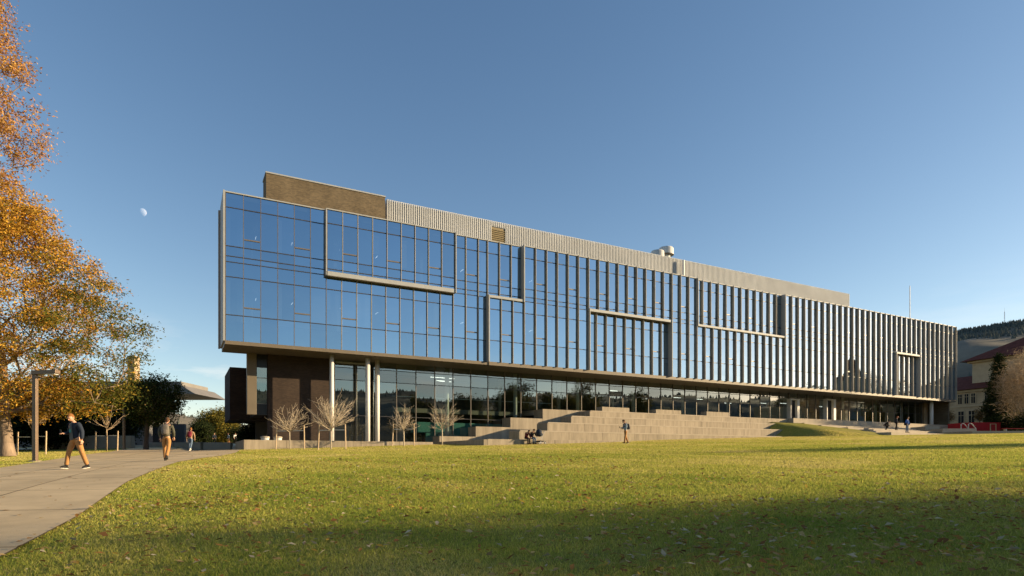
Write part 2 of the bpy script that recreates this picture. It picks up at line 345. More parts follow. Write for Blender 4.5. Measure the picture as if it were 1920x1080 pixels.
# panes: the 42 columns nearest the corner one by one, the narrow far ones joined
far = MB(); panes = 0
for n in range(83):
    for r in range(7):
        o = off(SEGU if ROWS[r] >= 5.8 else SEGL, n); a, b = rng.normal(0, .0026, 2)
        s0, s1 = sn(n), sn(n+1); z0, z1 = ZB+ROWS[r], ZB+ROWS[r+1]; w = s1-s0; h = z1-z0
        q = [W(s0, o-a*w/2-b*h/2, z0), W(s1, o+a*w/2-b*h/2, z0), W(s1, o+a*w/2+b*h/2, z1), W(s0, o-a*w/2+b*h/2, z1)]
        if n < 42: MB().add(q, [(0, 1, 2, 3)]).build('pane', M['glass'], bld)
        else: far.add(q, [(0, 1, 2, 3)])
tag(far.build('far_panes', M['glass'], bld), kind='stuff')
# horizontal lines
for segs, rows in ((SEGU, (4, 5, 6)), (SEGL, (1, 2))):
    for a, b, o in segs:
        for r in rows: part('transom', 'transom', sn(a), sn(b), o-.05, o+.035, ZB+ROWS[r]-.03, ZB+ROWS[r]+.03)
for a, b, o in SEGU: part('transom', 'transom', sn(a), sn(b), o-.05, o+.036, ZSPLIT-.028, ZSPLIT+.028)
# opening lights: a rail in every third bay
for segs, r in ((SEGU, 5), (SEGL, 1)):
    for n in range(1, 70, 3):
        o = off(segs, n); z = ZB+ROWS[r]+.62; part('window_rail', 'mullion', sn(n)+.05, sn(n+1)-.05, o-.04, o+.055, z-.045, z+.045)
# fins and mullions
def depth(n): return float(np.clip(.05+.22*(n-4)/21., .05, .27))
for n in range(0, 84):
    ou, ol = off(SEGU, n), off(SEGL, n); p = depth(n); s = sn(n); hw = .02
    nm = 'fin' if p > .08 else 'mullion'; mt = 'fin' if p > .08 else 'mullion'
    if ou == ol: part(nm, mt, s-hw, s+hw, ou-.06, ou+p, ZB-.02, ZT+.05)
    else:
        part(nm, mt, s-hw, s+hw, ou-.06, ou+p, ZSPLIT+.14, ZT+.05); part(nm, mt, s-hw, s+hw, ol-.06, ol+p, ZB-.02, ZSPLIT-.14)
# projecting frames: jambs, sills and heads where the skin steps in or out
def jamb(n, z0, z1, p, sd): part('frame_jamb', 'frame', sn(n)+(-.11 if sd < 0 else .035), sn(n)+(-.035 if sd < 0 else .11), -.05, OFF+p+.06, z0, z1)
for segs, z0, z1 in ((SEGU, ZSPLIT-.13, ZT+.06), (SEGL, ZB-.04, ZSPLIT+.13)):
    for i in range(1, len(segs)):
        n = segs[i][0]; jamb(n, z0, z1, depth(n), -1 if segs[i][2] > 0 else 1)
def sill(a, b, z0, z1, p): part('frame_sill', 'frame', sn(a), sn(b), -.05, OFF+p, z0, z1)
sill(6, 15, ZSPLIT-.13, ZSPLIT+.20, .16); sill(18, 21, ZSPLIT-.12, ZSPLIT+.10, .22); sill(27, 36, ZSPLIT-.13, ZSPLIT+.13, .26)
sill(39, 51, ZSPLIT-.12, ZSPLIT+.10, .26); sill(70, 75, ZSPLIT-.12, ZSPLIT+.12, .26)
for n0, n1 in ((6, 15), (27, 36), (70, 75)): part('sill_soffit', 'soffit', sn(n0)+.02, sn(n1)-.02, -.03, OFF+.12, ZSPLIT-.17, ZSPLIT-.135)
for a, b, o in SEGU: part('coping', 'frame', sn(a)-.02, sn(b)+.02, -1.2, o+.10, ZT+.003, ZT+.09)
part('corner_trim', 'frame', -.16, -.035, -3.7, .14, ZB-.02, ZT+.12)
part('end_wall', 'frame', -.02, .02, -3.6, -.08, ZB, ZT)
part('end_fin', 'fin', -.30, -.17, -3.75, -3.45, ZB-.05, ZP(415, 396, -3.6))
# floors, back walls and columns behind the glass
slab('soffit', 'soffit', -22, OFF-.02, ZB-.30, ZB-.03, -.05, 99.4)
part('edge_trim', 'soffit', -.06, sn(18), OFF-.6, .05, ZB-.32, ZB-.005)
part('edge_trim', 'soffit', sn(18)+.003, 99.3, OFF-.1, OFF+.05, ZB-.32, ZB-.005)
slab('floor_slab', 'floorslab', -22, -.35, ZB+1.15, ZB+1.30)
slab('floor_slab', 'floorslab', -22, -.35, ZB+5.9, ZB+6.3)
slab('ceiling', 'ceiling', -12, -.35, ZB+4.75, ZB+4.85)
slab('ceiling', 'ceiling', -12, -.35, ZB+9.75, ZB+9.85)
slab('roof', 'roof_flat', -22, -.03, ZT-.35, ZT-.08)
for z0, z1 in ((ZB, ZB+1.5), (ZB+4.8, ZB+6.55), (ZB+9.85, ZT-.36)): part('spandrel_panel', 'spandrel', .05, 99, -.34, -.16, z0, z1)
part('inner_wall', 'interior', SP(470, -8.2)[0], 99, -8.2, -8.0, ZB+1.3, ZB+4.75); part('inner_wall', 'interior', SP(470, -8.2)[0], 99, -8.2, -8.0, ZB+6.3, ZB+9.75)
part('rear_wall', 'brick', SP(468, -22)[0], 99, -22.4, -22.05, .5, ZT-.1)
part('side_wall', 'brick', 99.02, 99.4, -22, -.5, 3.5, ZT-.1)
nt_ = SP(466, -3.8)[0]; nb_ = SP(466, -22)[0]
MB().hexa([W(nt_, -3.8, ZB), W(nt_+.3, -3.8, ZB), W(nb_+.3, -22, ZB), W(nb_, -22, ZB), W(nt_, -3.8, ZT-.36), W(nt_+.3, -3.8, ZT-.36), W(nb_+.3, -22, ZT-.36), W(nb_, -22, ZT-.36)]).build('side_wall', M['brick'], bld)
part('return_wall', 'frame', .03, nt_+.3, -3.78, -3.705, ZB-.28, ZT-.05)
for n in range(1, 83, 6):
    for z0, z1 in ((ZB+1.3, ZB+4.75), (ZB+6.3, ZB+9.75)):
        part('inner_column', 'white', sn(n)-.25, sn(n)+.25, -2.2, -1.7, z0+.005, z1-.005)
        if n % 4 == 1: part('partition', 'ceiling', sn(n)+.8, sn(n)+.9, -7.9, -2.6, z0+.005, z1-.005)
M['lit'] = bpy.data.materials.new('ceiling_light'); M['lit'].use_nodes = True
b_ = M['lit'].node_tree.nodes['Principled BSDF']; b_.inputs['Emission Color'].default_value = (1, .95, .85, 1); b_.inputs['Emission Strength'].default_value = 1.2
for n in (2, 4.3, 7.5, 10.2, 13.4, 17, 23.5):
    for z in (ZB+4.1, ZB+9.05):
        a = W(sn(int(n))+1.2*(n % 1), -3.2, z); b = W(sn(int(n))+1.2*(n % 1)+.02, -3.9, z); MB().tube([a, b], .025, 6).build('pendant_light', M['lit'], bld)
for n, z0, z1 in ((0.1, 7.0, 9.7), (3.1, 7.0, 9.7), (9, 8.2, 9.7), (11, 7.4, 9.7), (12.1, 7.0, 9.6), (17, 7.6, 9.7), (22, 7, 9.7), (0.1, 2.0, 4.7), (3.1, 2.0, 4.7), (6, 3.2, 4.7), (8, 2.1, 4.7), (13, 2.4, 4.7), (20, 2, 4.7), (25, 2.6, 4.7)):
    s = sn(int(n)); part('window_blind', 'ceiling', s+.08, s+(1.1 if n % 1 == 0 else .34), -.30, -.28, ZB+z0, ZB+z1)
# rooftop: brick penthouse, slatted screen, vent, exhaust drums, mast
TP = -4.0; a, b = SP(499, TP)[0], SP(722, TP)[0]
pent = part('penthouse', 'brick', a, b, -6, TP, ZT-.2, ZP(499, 324, TP)); part('coping', 'frame', a-.05, b+.05, -6.05, TP+.06, ZP(499, 324, TP)+.002, ZP(499, 321.5, TP), pent)
TS = -5.0; a, b = SP(725.5, TS)[0], SP(1592, TS)[0]; zs = ZP(725.5, 374, TS)
scrn = part('roof_screen', 'screen_back', a, b, TS-.18, TS-.06, ZT-.2, zs-.06)
part('screen_return', 'screen', b+.002, b+.05, TS-9, TS, ZT-.2, zs-.01); part('screen_return', 'screen', a-.05, a-.002, TS-9, TS, ZT-.2, zs-.01)
sl = MB(); v0, v1 = SP(921, TS)[0], SP(947, TS)[0]; s = a+.02
zv = ZP(921, 425, TS)
while s < b:
    z0 = ZT-.15 if not (v0-.02 < s < v1+.02) else zv+.05
    sbox(sl, s, s+.08, TS-.055, TS+.07, z0, zs); s += .21
tag(sl.build('screen_slats', M['screen'], scrn), kind='stuff')
part('screen_rail', 'screen', a, b, TS-.05, TS-.01, zs-.02, zs+.03, scrn)
vent = part('vent_opening', 'louver', v0, v1, TS-.05, TS-.02, ZT-.1, zv)
z = ZT-.05
while z < zv-.1: 
    MB().hexa([W(v0, TS+.05, z), W(v1, TS+.05, z), W(v1, TS-.015, z+.08), W(v0, TS-.015, z+.08), W(v0, TS+.05, z+.03), W(v1, TS+.05, z+.03), W(v1, TS-.015, z+.11), W(v0, TS-.015, z+.11)]).build('louver_blade', M['louver'], vent); z += .19
TD = -11
for px, py, rr, mt in ((1249, 465, .95, 'screen'), (1233, 471, .85, 'screen')):
    s, lam = SP(px, TD); p = W(s, TD, 0); zt = ZP(px, py, TD)
    d_ = MB().tube([(p[0], p[1], ZT-.1), (p[0], p[1], zt-.9), (p[0], p[1], zt-.9), (p[0], p[1], zt-.12), (p[0], p[1], zt)], [rr*.55, rr*.55, rr, rr, rr*.9], 24).build('exhaust_drum', M[mt], bld, smooth=False)
    MB().tube([(p[0], p[1], zt-.95), (p[0], p[1], zt-.90)], rr*1.04, 24).build('drum_rim', M['mullion'], d_)
p = W(SP(1259, -6.5)[0], -4.5, 0); MB().tube([(p[0], p[1], ZT-.1), (p[0], p[1], ZP(1259, 484, -4.6))], .14, 10).build('vent_pipe', M['white'], bld)
# lower storey: brick wall, hanging bay, columns, glass wall
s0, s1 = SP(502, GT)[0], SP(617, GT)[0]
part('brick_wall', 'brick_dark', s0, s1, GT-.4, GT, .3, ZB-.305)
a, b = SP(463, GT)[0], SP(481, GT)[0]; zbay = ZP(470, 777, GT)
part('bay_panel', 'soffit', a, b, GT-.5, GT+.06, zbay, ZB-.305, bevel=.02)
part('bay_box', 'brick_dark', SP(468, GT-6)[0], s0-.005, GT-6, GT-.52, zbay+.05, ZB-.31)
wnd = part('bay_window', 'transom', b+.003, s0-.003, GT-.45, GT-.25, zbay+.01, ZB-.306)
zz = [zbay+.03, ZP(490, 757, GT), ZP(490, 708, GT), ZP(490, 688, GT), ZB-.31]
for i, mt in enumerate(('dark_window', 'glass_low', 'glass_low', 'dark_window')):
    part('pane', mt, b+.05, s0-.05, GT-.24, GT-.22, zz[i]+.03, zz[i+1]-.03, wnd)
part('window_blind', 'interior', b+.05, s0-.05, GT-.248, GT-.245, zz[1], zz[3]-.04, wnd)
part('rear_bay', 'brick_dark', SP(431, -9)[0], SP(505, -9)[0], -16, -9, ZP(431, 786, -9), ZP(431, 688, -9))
def column(px, t, r, name='column'):
    s, lam = SP(px, t); p = W(s, t, 0); return MB().tube([(p[0], p[1], FL_LOW-.3), (p[0], p[1], ZB-.29)], r, 20).build(name, M['white'], bld, smooth=True)
column(622, -.9, .17); column(689.5, -.9, .19); column(707.5, -2.1, .19)
part('plinth_light', 'frame', SP(629, GT)[0], SP(687, GT)[0], GT+.01, GT+.16, ZB-.62, ZB-.50)
# glass wall of the lower storey: panes one by one
g0 = SP(627, GT)[0]; gaps = (SP(692, GT)[0], SP(705, GT)[0]); s_end = SP(1733, GT)[0]; g = [g0]
while g[-1] < s_end-1.0: g.append(min(g[-1]+1.8, s_end))
s_step = [SP(892, -1.2)[0], SP(957, -1.2)[0], SP(1017, -1.2)[0], SP(1107, .9)[0]]
def floor_at(s): return FL_LOW if s < s_step[2] else FL_UP-.02
TR = [ZB-.95, 6.55]
for i in range(len(g)-1):
    fl = floor_at(g[i+1]); zl = [fl, *[z for z in sorted(TR) if z > fl+.6], ZB-.305]
    if fl < 2: zl.insert(1, 3.55)
    for j in range(len(zl)-1):
        a_, b_ = rng.normal(0, .0012, 2); w = g[i+1]-g[i]; h = zl[j+1]-zl[j]
        MB().add([W(g[i], GT-a_*w-b_*h, zl[j]), W(g[i+1], GT+a_*w-b_*h, zl[j]), W(g[i+1], GT+a_*w+b_*h, zl[j+1]), W(g[i], GT-a_*w+b_*h, zl[j+1])], [(0, 1, 2, 3)]).build('pane', M['glass_low'], bld)
        if j: part('transom', 'transom', g[i]+.035, g[i+1]-.035, GT-.05, GT+.03, zl[j]-.025, zl[j]+.025)
for i, s in enumerate(g): part('mullion', 'mullion', s-.03, s+.03, GT-.14, GT+.06, floor_at(s)-.05, ZB-.304)
# rooms behind it
part('lower_floor', 'floorslab', SP(461, 1.3)[0], s_step[3]+2, -12, 1.38, .4, FL_LOW); part('upper_floor', 'floorslab', s_step[2]+.1, 99.2, -12, GT-.02, FL_UP-.5, FL_UP)
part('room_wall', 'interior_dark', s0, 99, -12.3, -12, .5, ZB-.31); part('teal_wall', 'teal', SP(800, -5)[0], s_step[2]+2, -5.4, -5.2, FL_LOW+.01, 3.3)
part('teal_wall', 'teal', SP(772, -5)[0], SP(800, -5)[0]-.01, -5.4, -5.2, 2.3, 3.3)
part('balcony_edge', 'interior', SP(735, -6)[0], 60, -12, -6.0, FL_UP-.45, FL_UP-.02); part('balcony_rail', 'steel', SP(735, -6)[0], s_step[2]+4, -6.1, -6.05, FL_UP+1.0, FL_UP+1.06)
part('cove_light', 'ceiling', SP(725, -5)[0], SP(850, -5)[0], -6.5, -5.6, ZB-.75, ZB-.62)
for px in (838, 966, 1083, 1187, 1280, 1365, 1443, 1513, 1580, 1641, 1690):
    s = SP(px, -3.9)[0]; p = W(s, -3.9, 0); MB().tube([(p[0], p[1], FL_LOW-.01 if px < 1000 else FL_UP-.01), (p[0], p[1], ZB-.3)], .2, 16).build('column', M['white'], bld, smooth=True)
for px in (815, 937, 1048, 1148, 1240, 1330, 1405, 1480, 1550):
    s = SP(px, -8.5)[0]; p = W(s, -8.5, 0); MB().tube([(p[0], p[1], FL_UP), (p[0], p[1], ZB-.3)], .17, 12).build('column', M['white'], bld, smooth=True)
for i in range(12):
    s = rng.uniform(12, 90); t = rng.uniform(-11, -5); z = rng.uniform(7.4, 7.9); MB().tube([W(s, t, z), W(s+1.3, t, z)], .03, 6).build('pendant_light', M['lit'], bld)
for i in range(14):
    s = rng.uniform(38, 92); h = rng.uniform(1.2, 2.4); w = rng.uniform(1, 3.2); t = rng.uniform(-10.5, -6); part('inner_partition', ['interior', 'timber', 'brick'][i % 3], s, s+w, t-.12, t, FL_UP+.003, FL_UP+h)
for px in (1477, 1545):                                  # white framed entrances
    a = SP(px, GT+.1)[0]; b = SP(px+18, GT+.1)[0]; zt = ZP(px, 748, GT+.1)
    d = MB(); sbox(d, a, a+.12, GT-.1, GT+.55, FL_UP+.002, zt); sbox(d, b-.45, b, GT-.1, GT+.45, FL_UP+.002, zt); sbox(d, a+.121, b-.451, GT-.1, GT+.5, zt-.14, zt)
    dd = d.build('door_portal', M['white'], bld); part('door_leaf', 'dark_window', a+.13, b-.46, GT-.02, GT+.09, FL_UP+.01, zt-.15, dd)
part('end_pier', 'tan_brick', s_end+.03, s_end+.9, GT-.8, GT, FL_UP-.6, ZB-.306)
s = SP(1746.5, -.9)[0]; p = W(s, -.9, 0); MB().tube([(p[0], p[1], FL_UP-.7), (p[0], p[1], ZB-.3)], .24, 20).build('column', M['white'], bld, smooth=True)

# ------------------------------------------------------------------ seating terraces of concrete panels
ter = empty('seating_terrace', W(45, 3, 1.0)); tag(ter, 'stepped board-formed concrete seating terrace rising from the lawn to the glass wall', 'terrace')
TIER = [(1107, .9, 4.52, 1478), (1072, 2.7, 3.80, 1477), (1027.5, 4.5, 3.02, 1472), (975, 6.3, 2.18, 1466)]
prev = GT+.09
for k, (px, t, zt, pr) in enumerate(TIER):
    a = SP(px, t)[0]; b = SP(pr, t)[0]; zlo = (TIER[k+1][2]-.25) if k < 3 else .6
    tb = prev+.012 if k else prev
    part('tier_core', 'concrete_cap', a+.02, b-.02, tb, t-.13, zlo, zt-.10, ter)
    n = max(1, int(round((b-a)/3.65))); s = a; rr = np.random.default_rng(k); cuts = [a]+[a+(b-a)*(i+(.35 if k % 2 else 0)*(0 if i == n else 1))/n for i in range(1, n)]+[b]
    for i in range(len(cuts)-1):
        part('concrete_panel', 'concrete', cuts[i]+.008, cuts[i+1]-.008, t-.12, t-rr.uniform(0, .006), zlo, zt-.101, ter)
        part('coping_slab', 'concrete_cap', cuts[i]+.006, cuts[i+1]-.006, tb, t+.012, zt-.098, zt, ter)
    part('end_panel', 'concrete', a-.06, a+.015, tb, t-.005, zlo, zt-.1, ter)
    prev = t
for px0, px1, py in ((1129, 1180, 762.5), (1230, 1277, 767.5), (1325, 1367, 771.5)):
    part('bench_block', 'concrete', SP(px0, .4)[0], SP(px1, .4)[0], -.5, .4, 4.522, ZP(px0, py, .4), ter, bevel=.015)
# stepped cheek wall left of the tiers
TW = -1.2
cheek = [(1017.5, 1112, ZP(1045, 768, TW)), (957, 1017.5, ZP(990, 784, TW)), (892, 957, ZP(930, 800.5, TW)), (824, 892, ZP(870, 818.5, TW))]
for px0, px1, zt in cheek:
    a, b = SP(px0, TW)[0], SP(px1, TW)[0]
    part('cheek_panel', 'concrete', a+.004, b-.004, GT+.09, TW, .5, zt, ter, bevel=.01)
deck = part('terrace_deck', 'concrete_cap', SP(1478, .9)[0]+.01, 101.5, GT+.09, 1.6, 2.5, FL_UP-.06, ter)
for k, (px, py, t) in enumerate(STEPS):
    t0 = STEPS[k-1][2] if k else 1.61
    s_r = SP([1745, 1752, 1760, 1766, 1770][k], t)[0]; cuts = np.linspace(STEP_S[k], s_r, 6-k//2)
    for i in range(len(cuts)-1): part('step_slab', 'concrete_cap', cuts[i]+.006, cuts[i+1]-.006, t0+.012, t, 1.6, STEP_Z[k]+.02, ter, bevel=.012)
# low bench along the foot of the terrace and the low wall under the young trees
bench = empty('low_bench', W(SP(1000, 8.3)[0], 8.3, .8)); tag(bench, 'long low concrete bench wall at the edge of the lawn below the terrace', 'bench')
TB = 8.2; a, b = SP(914, TB)[0], SP(1300, TB)[0]; cuts = np.linspace(a, b, 8)
for i in range(7): part('bench_panel', 'concrete', cuts[i]+.006, cuts[i+1]-.006, TB-.75, TB, .3, 1.36, bench, bevel=.015)
part('bench_return', 'concrete', a-.3, a-.006, -1.1, TB-.004, .3, 1.33, bench)
lw = empty('low_wall', W(8, 1.5, .6)); tag(lw, 'low straight concrete wall behind the staked young trees', 'wall')
a, b = SP(457, 1.5)[0], SP(812, 1.5)[0]; cuts = np.linspace(a, b, 6)
for i in range(5): part('wall_panel', 'concrete', cuts[i]+.006, cuts[i+1]-.006, 1.1, 1.5, .1, 1.25, lw, bevel=.015)
part('wall_return', 'concrete', a-.004, a+.4, -6, 1.09, .1, 1.24, lw)

# ------------------------------------------------------------------ trees
def skeleton(pts, trunk, seed, wander=.12, up=.1, seg=.9, pathw=.35):
    """Join every tip to the nearest branch; returns nodes, parents, tips."""
    rg = np.random.default_rng(seed); nodes = [np.array(p, float) for p in trunk]; par = [-1]+list(range(len(trunk)-1))
    pl = [0.]
    for i in range(1, len(trunk)): pl.append(pl[-1]+np.linalg.norm(nodes[i]-nodes[i-1]))
    cap = len(trunk)+len(pts)*14; A = np.zeros((cap, 3)); PL = np.zeros(cap); k = len(nodes); A[:k] = nodes; PL[:k] = pl; P = par[:]; tips = []
    k0 = max(1, int(len(trunk)*.35)); blocked = np.zeros(cap); blocked[:k0] = 1e6
    top = np.array(trunk[k0]); order = np.argsort(np.linalg.norm(pts-top, axis=1))
    for i in order:
        p = pts[i]; d = np.linalg.norm(A[:k]-p, axis=1); down = np.maximum(A[:k, 2]-p[2], 0)
        j = int(np.argmin(d+pathw*PL[:k]+.6*down+blocked[:k])); L_ = d[j]; n = max(1, min(12, int(L_/seg))); a = A[j].copy(); cur = j
        bow = rg.normal(0, wander*L_, 3); bow[2] += up*L_
        for q in range(1, n+1):
            u = q/n; A[k] = a+(p-a)*u+bow*math.sin(math.pi*u)*.5; P.append(cur); PL[k] = PL[cur]+L_/n; cur = k; k += 1
        tips.append(cur)
    return A[:k], np.array(P), np.array(tips)
def branch_mesh(name, A, P, tips, r_tip, r_base, mt, sides=6, base_flare=1.35, expo=.46):
    n = len(A); cnt = np.zeros(n); cnt[tips] = 1
    for i in range(n-1, 0, -1): cnt[P[i]] += cnt[i]
    cnt = np.maximum(cnt, 1); r = r_tip*cnt**expo; r *= np.minimum(1, r_base/r); mx = r.max(); r = np.where(cnt == cnt.max(), np.maximum(r, r_base*.9), r)
    r[0] *= base_flare
    kids = np.arange(1, n); pa = P[1:]; d = A[kids]-A[pa]; ln = np.linalg.norm(d, axis=1, keepdims=True); d = d/np.maximum(ln, 1e-6)
    ref = np.where(np.abs(d[:, 2:3]) > .9, np.array([[1., 0, 0]]), np.array([[0, 0, 1.]])); a = np.cross(d, ref); a /= np.linalg.norm(a, axis=1, keepdims=True); b = np.cross(d, a)
    ang = np.arange(sides)*2*math.pi/sides; c, s_ = np.cos(ang), np.sin(ang)
    ring = a[:, None]*c[None, :, None]+b[:, None]*s_[None, :, None]
    r0 = np.minimum(r[pa], r[kids]*1.6); r0 = np.where(pa == 0, r[pa], r0)
    v0 = A[pa][:, None]+ring*r0[:, None, None]; v1 = A[kids][:, None]+ring*r[kids][:, None, None]
    V = np.concatenate([v0, v1], 1).reshape(-1, 3); m = len(kids); base = (np.arange(m)*2*sides)[:, None]; k = np.arange(sides)[None]
    Fc = np.stack([base+k, base+(k+1) % sides, base+sides+(k+1) % sides, base+sides+k], -1).reshape(-1, 4)
    return mesh_np(name, V, Fc, mt, True)
def leaf_mesh(name, ctr, n_per, spread, size, colfn, mt, seed, aspect=2.2, droop=.0, flat=1.0):
    rg = np.random.default_rng(seed); c = np.repeat(ctr, n_per, 0); n = len(c)
    c = c+rg.normal(0, 1, (n, 3))*np.array([spread, spread, spread*flat])
    d = rg.normal(0, 1, (n, 3)); d[:, 2] = d[:, 2]*.6-droop; d /= np.linalg.norm(d, axis=1, keepdims=True)
    q = rg.normal(0, 1, (n, 3)); q -= (q*d).sum(1, keepdims=True)*d; q /= np.linalg.norm(q, axis=1, keepdims=True)
    L_ = size*rg.uniform(.6, 1.4, (n, 1)); w = L_/aspect
    V = np.stack([c, c+d*L_*.5+q*w*.5, c+d*L_, c+d*L_*.5-q*w*.5], 1).reshape(-1, 3)
    Fc = np.arange(4*n).reshape(n, 4); col = np.repeat(colfn(c, rg), 4, 0)
    return mesh_np(name, V, Fc, mt, False, np.clip(col, .002, 1))
def cols(rg, n, palette, weights, jit=.18):
    p = np.array(palette)[rg.choice(len(palette), n, p=np.array(weights)/sum(weights))]; return p*(1+rg.normal(0, jit, (n, 1)))
def make_tree(name, label, cat, loc, envelope, trunk, n_tips, seed, r_tip, r_base, bark, leaves=None, group=None, **kw):
    """envelope(rg, n) -> local tip positions; leaves = dict for leaf_mesh."""
    t = empty(name, loc); tag(t, label, cat, group); rg = np.random.default_rng(seed); pts = envelope(rg, n_tips)
    A, P, tips = skeleton(pts, trunk, seed, **kw); link('trunk', branch_mesh('trunk', A, P, tips, r_tip, r_base, M[bark]), t)
    if leaves: 
        lv = dict(leaves); extra = lv.pop('inner', 0); ctr = A[tips]
        if extra: ctr = np.r_[ctr, A[np.random.default_rng(seed+5).choice(np.arange(len(trunk), len(A)), extra)]]
        link('crown', leaf_mesh('crown', ctr, colfn=lv.pop('colfn'), mt=M[lv.pop('mat', 'leaf')], seed=seed+1, **lv), t)
    return t
def ellipsoid(cx, cy, cz, rx, ry, rz, shell=.45, low=None):
    def f(rg, n):
        out = []
        while len(out) < n:
            v = rg.normal(0, 1, 3); v /= np.linalg.norm(v); rr = rg.uniform(shell**3, 1)**(1/3); p = np.array([cx, cy, cz])+v*rr*np.array([rx, ry, rz])
            # lumpy outline
            k = .82+.25*math.sin(3.1*v[0]+1.7*v[2]+cx)*math.sin(2.7*v[1]+2.3*v[2]+cz)
            p = np.array([cx, cy, cz])+(p-np.array([cx, cy, cz]))*k
            if low is None or p[2] > low: out.append(p)
        return np.array(out)
    return f
# ---- the big honey locust by the walk: turning orange, greener and thinner low on its walk side
TX, TY = PX(14, 36); TZ = ZL = (HY-846)/F*36
prof_y = [-60, 0, 160, 250, 330, 430, 500, 560, 620, 650, 700, 760, 800]; prof_x = [-40, -25, 45, 48, 15, 70, 150, 192, 236, 232, 205, 190, 130]
def locust_env(rg, n):
    out = []
    while len(out) < n:
        z = rg.uniform(2.6, 27.5); py = HY-z/36*F; edge = np.interp(py, prof_y, prof_x); R_ = (edge-14)/F*36+1.0       # radius of the crown at that height
        if z > 15.5 and rg.uniform() < .72: continue
        cx = -2.2 if z > 5 else -.5; a = rg.uniform(0, 2*math.pi); q = math.sqrt(rg.uniform(.06, 1)); rr = R_-cx
        x = cx+rr*q*math.cos(a); y = .55*rr*q*math.sin(a)
        if x < -9: continue
        if rg.uniform() < .45 and z > 15.5 and x > R_-1.5: continue
        out.append((x, y, z-TZ))
    return np.array(out)
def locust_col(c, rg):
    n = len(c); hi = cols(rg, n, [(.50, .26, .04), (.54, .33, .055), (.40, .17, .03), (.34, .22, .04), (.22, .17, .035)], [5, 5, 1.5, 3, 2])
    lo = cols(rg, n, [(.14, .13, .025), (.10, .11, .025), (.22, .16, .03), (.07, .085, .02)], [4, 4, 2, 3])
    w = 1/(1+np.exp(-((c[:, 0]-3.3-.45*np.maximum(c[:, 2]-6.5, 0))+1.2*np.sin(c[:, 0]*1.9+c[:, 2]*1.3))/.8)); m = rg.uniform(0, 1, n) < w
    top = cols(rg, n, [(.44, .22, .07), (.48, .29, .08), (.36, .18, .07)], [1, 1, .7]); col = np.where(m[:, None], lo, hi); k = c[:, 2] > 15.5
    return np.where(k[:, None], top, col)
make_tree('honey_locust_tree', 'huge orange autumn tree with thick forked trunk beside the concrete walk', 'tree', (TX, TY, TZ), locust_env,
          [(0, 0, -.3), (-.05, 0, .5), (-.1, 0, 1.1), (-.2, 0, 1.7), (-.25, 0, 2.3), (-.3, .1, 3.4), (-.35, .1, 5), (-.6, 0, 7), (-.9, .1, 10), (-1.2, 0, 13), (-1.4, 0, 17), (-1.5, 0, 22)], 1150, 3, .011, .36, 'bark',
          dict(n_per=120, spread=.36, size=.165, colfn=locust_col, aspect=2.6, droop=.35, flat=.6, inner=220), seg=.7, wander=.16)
# ---- dark crab apple next to the court
def dark_green(c, rg): return cols(rg, len(c), [(.035, .055, .02), (.055, .075, .022), (.09, .095, .03), (.12, .085, .035)], [4, 4, 2, .8])
lx, ly = PX(274, 50); tz = gz(lx, ly)
make_tree('crab_apple_tree', 'dark green round-headed tree on a straight trunk behind the walk', 'tree', (lx, ly, tz), ellipsoid(.4, 0, 3.9, 2.7, 2.4, 2.5, .3, 1.5),
          [(0, 0, -.2), (0, 0, .7), (.05, 0, 1.4), (.1, 0, 2.4), (.2, 0, 3.6), (.3, 0, 5.0)], 260, 8, .014, .17, 'bark_dark', dict(n_per=62, spread=.27, size=.15, colfn=dark_green, aspect=1.7, inner=60))
# ---- trees further back on the left
def olive(c, rg): return cols(rg, len(c), [(.20, .16, .03), (.14, .13, .03), (.08, .09, .025), (.28, .20, .04)], [4, 4, 3, 2])
def deep(c, rg): return cols(rg, len(c), [(.022, .034, .016), (.035, .048, .018), (.05, .06, .02)], [4, 4, 2])
def back_tree(name, label, px, Y, zc, rx, rz, pal, seed, n=200, tl=1.2, per=46, size=.2):
    X, _ = PX(px, Y); g = gz(X, Y)
    return make_tree(name, label, 'tree', (X, Y, g), ellipsoid(0, 0, zc, rx, rx*.8, rz, .25, .25), [(0, 0, -.2), (0, 0, tl*.5), (0, 0, tl), (0, 0, zc), (0, 0, zc+rz*.4)], n, seed, .016, .2, 'bark_dark', dict(n_per=per, spread=.09*rx+.12, size=size, colfn=pal, aspect=1.6, inner=n//4), group='trees and shrubs behind the walk')
back_tree('olive_tree', 'yellow-olive round bush tree beside the raised brick bay', 408, 125, 4.3, 4.6, 4.0, olive, 21, 330, .9, 70, .30)
back_tree('shrub', 'dark low shrub left of the yellow-olive bush tree', 377, 108, 2.2, 2.4, 2.4, deep, 22, 170, .5, 60, .26)
back_tree('shrub', 'dark green shrub standing under the raised brick bay', 480, 60, 1.6, 1.9, 1.5, deep, 23, 190, .3, 60, .15)
back_tree('shrub', 'dark rounded shrub beside the low concrete wall end', 445, 104, 1.6, 2.6, 1.7, deep, 24, 120, .3, 50, .15)
for i, (px, Y, zc, rx, rz, lab) in enumerate(((20, 58, 3.2, 4.0, 3.3, 'dark evergreen behind the thick forked trunk'), (105, 60, 3.0, 3.8, 3.0, 'dark evergreen in the shade behind the lamp post'),
                                     (175, 66, 3.4, 3.6, 3.2, 'dark evergreen behind the staked bare sapling'), (232, 70, 3.6, 3.4, 3.4, 'dark evergreen behind the second lamp post'), (-60, 52, 3.5, 4.5, 3.6, 'dark evergreen at the far edge of the grass verge'))):
    back_tree('evergreen_tree', lab, px, Y, zc, rx, rz, deep, 30+i, 230, .6, 52, .24)
